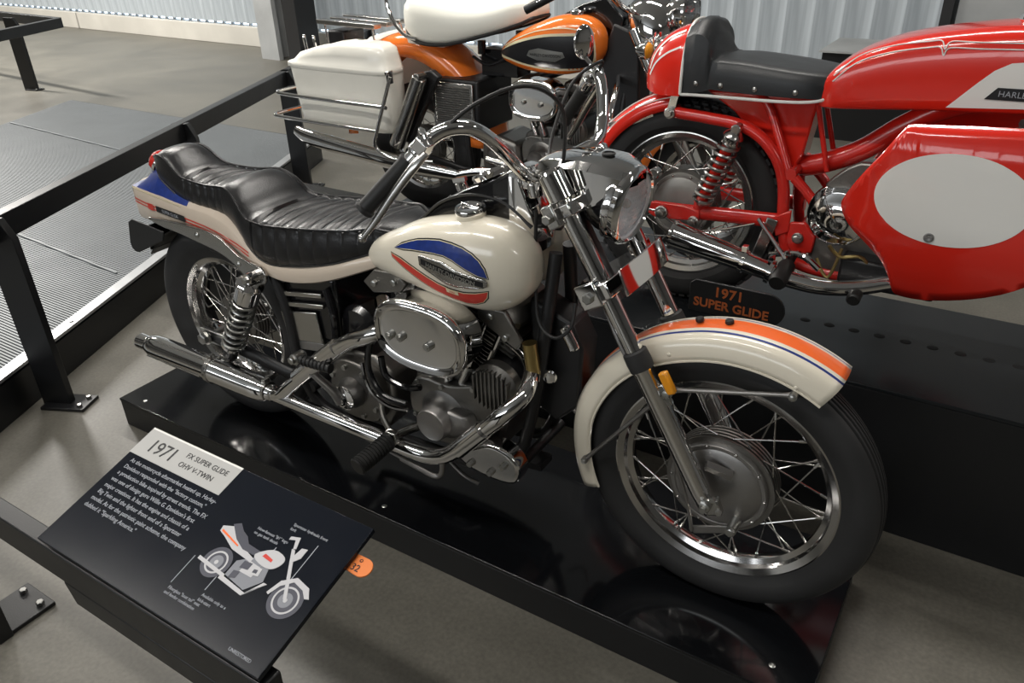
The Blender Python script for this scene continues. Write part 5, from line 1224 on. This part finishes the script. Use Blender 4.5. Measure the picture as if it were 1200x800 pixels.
# ================================================================ ORANGE TOURING MOTORCYCLE at the back
O3 = Vector((-.69, 1.85, .02))
B3 = thing('motorcycle', 'orange and black touring motorcycle with ivory seat and saddlebag at the back', 'motorcycle', O3, 'motorcycles on display')
rw3 = wheel(B3, (0, 0, .333), .333, .125, .2205, .085, drum=.10, drum_side=1, n_sp=40)
fw3 = wheel(B3, (1.56, 0, .333), .333, .12, .2205, .080, drum=.10, drum_side=-1, n_sp=40)
f3 = frame_tubes(B3)
EN3 = vtwin(B3, .80, .40, .98)
air_cleaner(B3, (.805, .690), .125, .090, -.135, -.245, screws=((-.045, -.01), (.04, -.015)))
# ivory saddlebags
for s in (-1, 1):
    def bagring(z, k, top=0): 
        x0, x1 = -.60+(1-k)*.35, .065-(1-k)*.15; ya, yb = .165, .165+.195*k; R_ = []
        for i in range(40):
            a = 2*PI*i/40; ca, sa = math.cos(a), math.sin(a); e = .42
            R_.append(Vector(((x0+x1)/2+math.copysign(abs(ca)**e, ca)*(x1-x0)/2, s*((ya+yb)/2+math.copysign(abs(sa)**e, sa)*(yb-ya)/2), z+top*(ca*.5))))
        return R_
    g = G(); g.rings([bagring(.475, .86), bagring(.485, .90), bagring(.60, .945), bagring(.755, .985)]); bag = g.out('saddlebag', 'bagcream', B3, ang=50)
    g = G(); R = [bagring(.755, 1.0), bagring(.760, 1.02), bagring(.778, 1.02), bagring(.785, .985)]
    for z, k, sh in ((.83, .93, .02), (.868, .84, .06), (.888, .68, .10), (.892, .45, .13)):
        q_ = bagring(z, 1)
        xs = [v_.x for v_ in q_]; cx = (min(xs)+max(xs))/2+sh*.5; cyy = s*(.165+.0975)
        R.append([Vector((cx+(v_.x-(min(xs)+max(xs))/2)*k, cyy+(v_.y-cyy)*k, z-max(0, (-(v_.x+.34)))*.16)) for v_ in q_])
    g.rings(R); lid = g.out('saddlebag_lid', 'bagcream', bag, ang=50)
    g = G(); g.box((.075, s*.33, .75), (.02, .03, .06)); g.cyl((.075, s*.335, .77), (.075, s*.355, .77), .010, n=14); g.out('latch', 'chrome', bag, bevel=.003)
    # guard rails round the bag
    for z, xr, xf in ((.625, -.655, .10), (.505, -.70, .02)):
        g = G(); g.tube([(xf, s*.405, z), (-.40, s*.405, z+.003), (xr+.06, s*.402, z+.006), (xr+.01, s*.385, z+.008), (xr, s*.34, z+.008), (xr+.005, s*.18, z+.008)], .0095, 12, 8); g.out('guard_rail', 'chrome', B3)
    g = G(); g.tube([(.130, s*.39, .765), (.100, s*.405, .67), (.04, s*.41, .53), (.01, s*.41, .44), (.06, s*.39, .385), (.14, s*.36, .37), (.30, s*.33, .375)], .009, 12, 8); g.out('guard_hoop', 'chrome', B3)
    # shock cover
    g = G(); a = Vector((.225, s*.29, .755)); b = Vector((.045, s*.29, .415)); g.cyl(a, b, .036, .038, n=24, bev=.004); g.cyl(a-Vector((0, .03, 0)), a+Vector((0, .03, 0)), .020, n=18, bev=.003); g.out('shock_absorber', 'dullchrome', B3)
    g = G(); g.prism([(.155, .755), (.255, .78), (.30, .75), (.26, .70), (.09, .42), (.03, .42)], s*.205, s*.245); g.out('shock_mount', 'black', B3, bevel=.006)
# rear fender
def ffun(f): return 0
sc3 = [(-.125, .365), (-.122, .425), (-.105, .455), (-.06, .470), (0, .475), (.06, .470), (.105, .455), (.122, .425), (.125, .365)]
rf3 = fender(B3, (.0, 0, .44), sc3, -5, 188, name='rear_fender', m=('orange',), n=40)
for yy in (-.07, .07):
    pts = [(math.cos(math.radians(a))*.462, yy, .44+math.sin(math.radians(a))*.462) for a in range(40, 170, 6)]
    g = G(); g.tube(pts, .0028, 6, smooth=False); g.out('painted_stripe', 'white', rf3)
# luggage rack
g = G()
for y in (-.10, 0, .10): g.bar((-.56, y, .945), (-.17, y, .935), .055, .022)
for x in (-.52, -.20): g.tube([(x, -.11, .935), (x+.01, -.115, .88), (x+.02, -.12, .82)], .006, 8); g.tube([(x, .11, .935), (x+.01, .115, .88), (x+.02, .12, .82)], .006, 8)
g.out('luggage_rack', 'dullchrome', B3, bevel=.004)
g = G()
for x, y in ((-.60, -.18), (-.52, -.19)):
    g = G(); g.tube([(x, y, .80), (x-.01, y, .87), (x-.012, y+.003, .885)], .009, 8); g.out('rack_knob', 'chrome', B3)
g = G(); g.box((-.53, .05, .83), (.12, .16, .12)); g.out('tail_box', 'black', B3, bevel=.01)
g = G(); g.box((-.50, -.05, .76), (.10, .05, .05)); g.out('tail_lamp', 'redlens', B3, bevel=.01)
# big ivory seat with black welt and chrome grab rail
S3 = [(.085, .06, 1.00, 1.04), (.10, .12, .955, 1.075), (.14, .165, .92, 1.105), (.20, .19, .895, 1.125), (.28, .20, .885, 1.125), (.38, .20, .888, 1.105), (.48, .19, .905, 1.085), (.56, .175, .925, 1.075), (.66, .155, .950, 1.085), (.74, .13, .975, 1.100), (.80, .10, .995, 1.09), (.83, .06, 1.015, 1.06)]
S3 = [(.0+(a-.085)*.96+.01, *q_) for a, *q_ in S3]
R = []
for i in range(60):
    x = .010+.715*i/59; w_, zb, zt = lerp_tab(S3, x); row = []
    for a, b in ((-.86, 0), (-.97, .10), (-1.0, .30), (-.99, .52), (-.93, .70), (-.86, .745), (-.80, .80), (-.6, .92), (-.3, .985), (0, 1)): row.append((x, a*w_, zb+(zt-zb)*b))
    row += [(x, -y, z) for x, y, z in reversed(row[:-1])]; R.append(row)
g = G(); g.rings(R); s3 = g.out('seat', 'ivory', B3, ang=50)
g = G(); g.tube([(x, y, z) for x, y, z in [(xx, -lerp_tab(S3, xx)[0]*.90, lerp_tab(S3, xx)[1]-.002) for xx in [.015+.70*i/14 for i in range(15)]]]+[(xx, lerp_tab(S3, xx)[0]*.90, lerp_tab(S3, xx)[1]-.002) for xx in [.715-.70*i/14 for i in range(15)]], .0085, 8, closed=True); g.out('welt', 'grip', s3)
g = G(); g.tube([(0.140, -.19, .905), (0.075, -.20, .925), (0.005, -.195, 1.0), (-0.035, -.17, 1.09), (-0.045, -.08, 1.16), (-0.045, .08, 1.16), (-0.035, .17, 1.09), (0.005, .195, 1.0), (0.075, .20, .925), (0.140, .19, .905)], .0095, 10); g.out('grab_rail', 'chrome', B3)
g = G(); g.prism([(.03, .865), (.24, .86), (.28, .885), (.12, .90), (.01, .95)], -.12, .12); g.out('seat_base', 'bagcream', B3, bevel=.01)
g = G(); g.box((.52, 0, .80), (.20, .12, .12)); g.cyl((.44, -.08, .84), (.44, -.08, .90), .02); g.tube([(.40, -.10, .83), (.5, -.11, .80), (.62, -.10, .85)], .008, 8); g.tube([(.60, 0, .80), (.60, 0, .94)], .02, 10); g.out('seat_post', 'gloss', B3, bevel=.01)
# tanks: orange body, black side panel, white stripes
T3o = [(.592, .862, .848, .050, .080), (.60, .880, .832, .030, .110), (.64, .912, .815, .020, .140), (.72, .955, .797, .018, .165), (.82, .995, .787, .018, .180), (.92, 1.025, .785, .018, .186), (1.0, 1.036, .79, .018, .182), (1.08, 1.03, .81, .02, .165), (1.14, 1.0, .845, .03, .14), (1.165, .96, .88, .05, .11), (1.17, .92, .90, .07, .09)]
T3 = [(.560+(a-.592)*.90, *q_) for a, *q_ in T3o]
TX = lambda a: .560+(a-.592)*.90
for s in (-1, 1):
    t_ = tank_half(B3, T3, s, 'orange'); tt = bvh(t_)
    PT = [(.605, .862), (.68, .895), (.78, .925), (.90, .948), (1.02, .956), (1.10, .955), (1.135, .93), (1.135, .87), (1.10, .832), (1.0, .822), (.88, .822), (.76, .834), (.68, .848)]
    PT = [(TX(a), b) for a, b in PT]
    decal('stripe_outline', [(a+(.006 if a > .93 else -.008 if a < .60 else 0), b+(.011 if b > .875 else -.011)) for a, b in PT], tt, 'goldline', t_, s, off=.0008, res=.02, smooth=3)
    pn = decal('side_panel', PT, tt, 'blackline', t_, s, off=.0022, res=.02, smooth=3); pn['label'] = 'black painted side panel'
    if s < 0:
        bd = decal('name_badge', [(TX(a), b) for a, b in ((.80, .868), (.815, .890), (.87, .902), (1.0, .892), (1.01, .872), (.96, .852), (.86, .852))], tt, 'bolt', t_, s, off=.006, res=.02)
        text_decal('lettering', 'HARLEY-DAVIDSON', .0170, TX(.905), .869, tt, 'blackline', bd, s, off=.0075)
        strip('painted_stripe', [(TX(a), b) for a, b in ((.64, .893), (.74, .935), (.86, .970), (1.0, .986), (1.10, .975))], .0045, tt, 'goldline', t_, s)
    g = G(); g.cyl((.95, s*.09, 1.03), (.95, s*.09, 1.05), .034, n=24, bev=.004); g.out('fuel_cap', 'chrome', t_)
g = G(); R = [[(x, -w_, zb), (x, -w_, zt), (x, w_, zt), (x, w_, zb)] for x, zt, w_, zb in ((.60, .90, .01, .86), (.75, .98, .025, .92), (.95, 1.07, .045, .98), (1.06, 1.10, .05, .98), (1.14, 1.02, .05, .95))]
g.rings(R); g.out('dashboard', 'gloss', B3, bevel=.006)
# oil tank with louvred chrome panel
g = G(); g.box((.34, -.03, .615), (.27, .30, .24)); ot3 = g.out('oil_tank', 'black', B3, bevel=.01)
g = G(); g.box((.335, -.187, .618), (.235, .012, .205)); lp = g.out('louvre_panel', 'dullchrome', ot3, bevel=.004)
for k in range(17):
    g = G(); g.box((.335, -.196, .535+k*.0105), (.20, .008, .0045), Matrix.Rotation(.4, 3, 'X')); g.out('louvre', 'steel', lp)
g = G(); g.prism([(.205, .72), (.245, .74), (.225, .48), (.19, .45)], -.15, -.10); g.out('side_cover', 'orange', B3, bevel=.008)
# exhaust with long muffler and lower pipe
g = G(); g.tube([(.42, -.30, .315), (.20, -.31, .325), (-.10, -.31, .345), (-.40, -.31, .375), (-.56, -.31, .395), (-.635, -.31, .42)], [.026, .040, .044, .044, .040, .026], 24, 8, flat=(1, .75)); mf3 = g.out('muffler', 'chrome', B3)
g = G(); g.tube([(1.10, -.14, .60), (1.13, -.18, .50), (1.02, -.20, .36), (.90, -.22, .335), (.56, -.27, .345), (.40, -.30, .315)], .021, 18); g.out('exhaust_pipe', 'chrome', B3)
g = G(); g.tube([(.56, -.25, .40), (.88, -.25, .365)], .017, 16); g.out('guard_tube', 'dullchrome', B3)
g = G(); g.box((.78, -.28, .30), (.28, .11, .02)); g.out('footboard', 'grip', B3, bevel=.005)
g = G(); g.prism([(.46, .30), (.62, .29), (.68, .36), (.66, .46), (.55, .49), (.46, .44)], -.15, .09); g.out('gearbox', 'alu', B3, bevel=.02, seg=3)
g = G(); g.lathe((.56, -.15, .395), (0, -1, 0), [(.06, 0), (.055, .03), (.035, .05), (0, .055)], 28); g.out('kicker_cover', 'alu', B3)
# front end: nacelle, headlamp, bars, fender
def k3(t, y, f=0): 
    a = Vector((1.56, 0, .333)); d = Vector((-.375, 0, .73)).normalized(); n = Vector((d.z, 0, -d.x)); return a+d*t+n*f+Vector((0, y, 0))
for s in (-1, 1):
    g = G(); g.cyl(k3(0, s*.10), k3(.42, s*.10), .030, n=22, bev=.003); lg = g.out('fork_slider', 'alu', B3)
    g = G(); g.cyl(k3(.42, s*.10), k3(.74, s*.10), .034, n=22, bev=.003); g.out('fork_cover', 'chrome', lg)
    g = G(); c = k3(.64, s*.20, .05); g.lathe(c-Vector((.04, 0, 0)), (1, 0, 0), [(0, 0), (.02, .006), (.034, .03), (.036, .05), (.033, .052), (0, .052)], 24); ts = g.out('turn_signal', 'chrome', B3)
    g = G(); g.sph(c+Vector((.012, 0, 0)), (.018, .032, .032), 16, 10); g.out('lens', 'amber', ts)
    g = G(); g.tube([k3(.64, s*.03, .04), k3(.64, s*.19, .04)], .009, 10); g.out('stem', 'chrome', ts)
g = G(); R = []
for t_, w_, a, b in ((.52, .10, -.03, .04), (.60, .125, -.05, .10), (.68, .135, -.06, .15), (.76, .125, -.06, .16), (.82, .09, -.05, .12), (.85, .05, -.03, .06)):
    R.append([k3(t_, math.sin(q_)*w_, (a+b)/2+math.cos(q_)*(b-a)/2) for q_ in [2*PI*i/28 for i in range(28)]])
g.rings(R); nc = g.out('nacelle', 'chrome', B3, ang=60)
hc = k3(.70, 0, .20); g = G(); g.lathe(hc-Vector((.10, 0, 0)), (1, 0, 0), [(.03, 0), (.075, .03), (.092, .07), (.097, .09), (.097, .10), (.088, .106)], 36); h3 = g.out('headlamp_shell', 'chrome', nc)
g = G(); g.lathe(hc, (1, 0, 0), [(0, .022), (.04, .018), (.086, .004)], 32); g.out('headlamp_lens', 'glass', h3)
for s in (-1, 1):
    hc2 = k3(.60, s*.22, .16); g = G(); g.lathe(hc2-Vector((.07, 0, 0)), (1, 0, 0), [(0, 0), (.03, .01), (.052, .04), (.056, .06), (.050, .066)], 28); g.tube([hc2-Vector((.05, 0, 0)), k3(.58, s*.05, .05)], .012, 10); sl3 = g.out('spot_lamp', 'chrome', nc)
    g = G(); g.lathe(hc2, (1, 0, 0), [(0, .01), (.03, .008), (.050, -.004)], 24); g.out('headlamp_lens', 'glass', sl3)
hb3 = [(1.165, .04, 1.05), (1.17, .13, 1.075), (1.14, .24, 1.15), (1.08, .33, 1.17), (.98, .38, 1.13), (.90, .40, 1.09)]
HB3 = bars(B3, hb3)
for s in (-1, 1):
    g = G(); g.tube([(1.0, s*.373, 1.138), (.88, s*.402, 1.08)], .017, 14); g.out('grip', 'grip', HB3)
    g = G(); g.tube([(1.08, s*.33, 1.17), (1.12, s*.36, 1.24)], .004, 8); g.sph((1.12, s*.37, 1.28), (.012, .05, .04), 16, 10); g.out('mirror', 'chrome', HB3)
fender(B3, (1.56, 0, .333), [(-.095, .27), (-.093, .33), (-.075, .36), (-.04, .372), (0, .375), (.04, .372), (.075, .36), (.093, .33), (.095, .27)], 30, 195, name='front_fender', m=('orange',), n=40)
g = G(); g.prism([(1.10, .55), (1.24, .60), (1.22, .96), (1.10, 1.0), (1.02, .78)], -.06, .06); g.out('front_panel', 'black', B3, bevel=.01)
for s in (-1, 1):
    g = G(); g.tube([(1.13, s*.06, .78), (1.19, s*.20, .76), (1.21, s*.30, .66), (1.19, s*.31, .50), (1.14, s*.24, .36), (1.08, s*.10, .28)], .013, 12); g.out('engine_guard', 'chrome', B3)
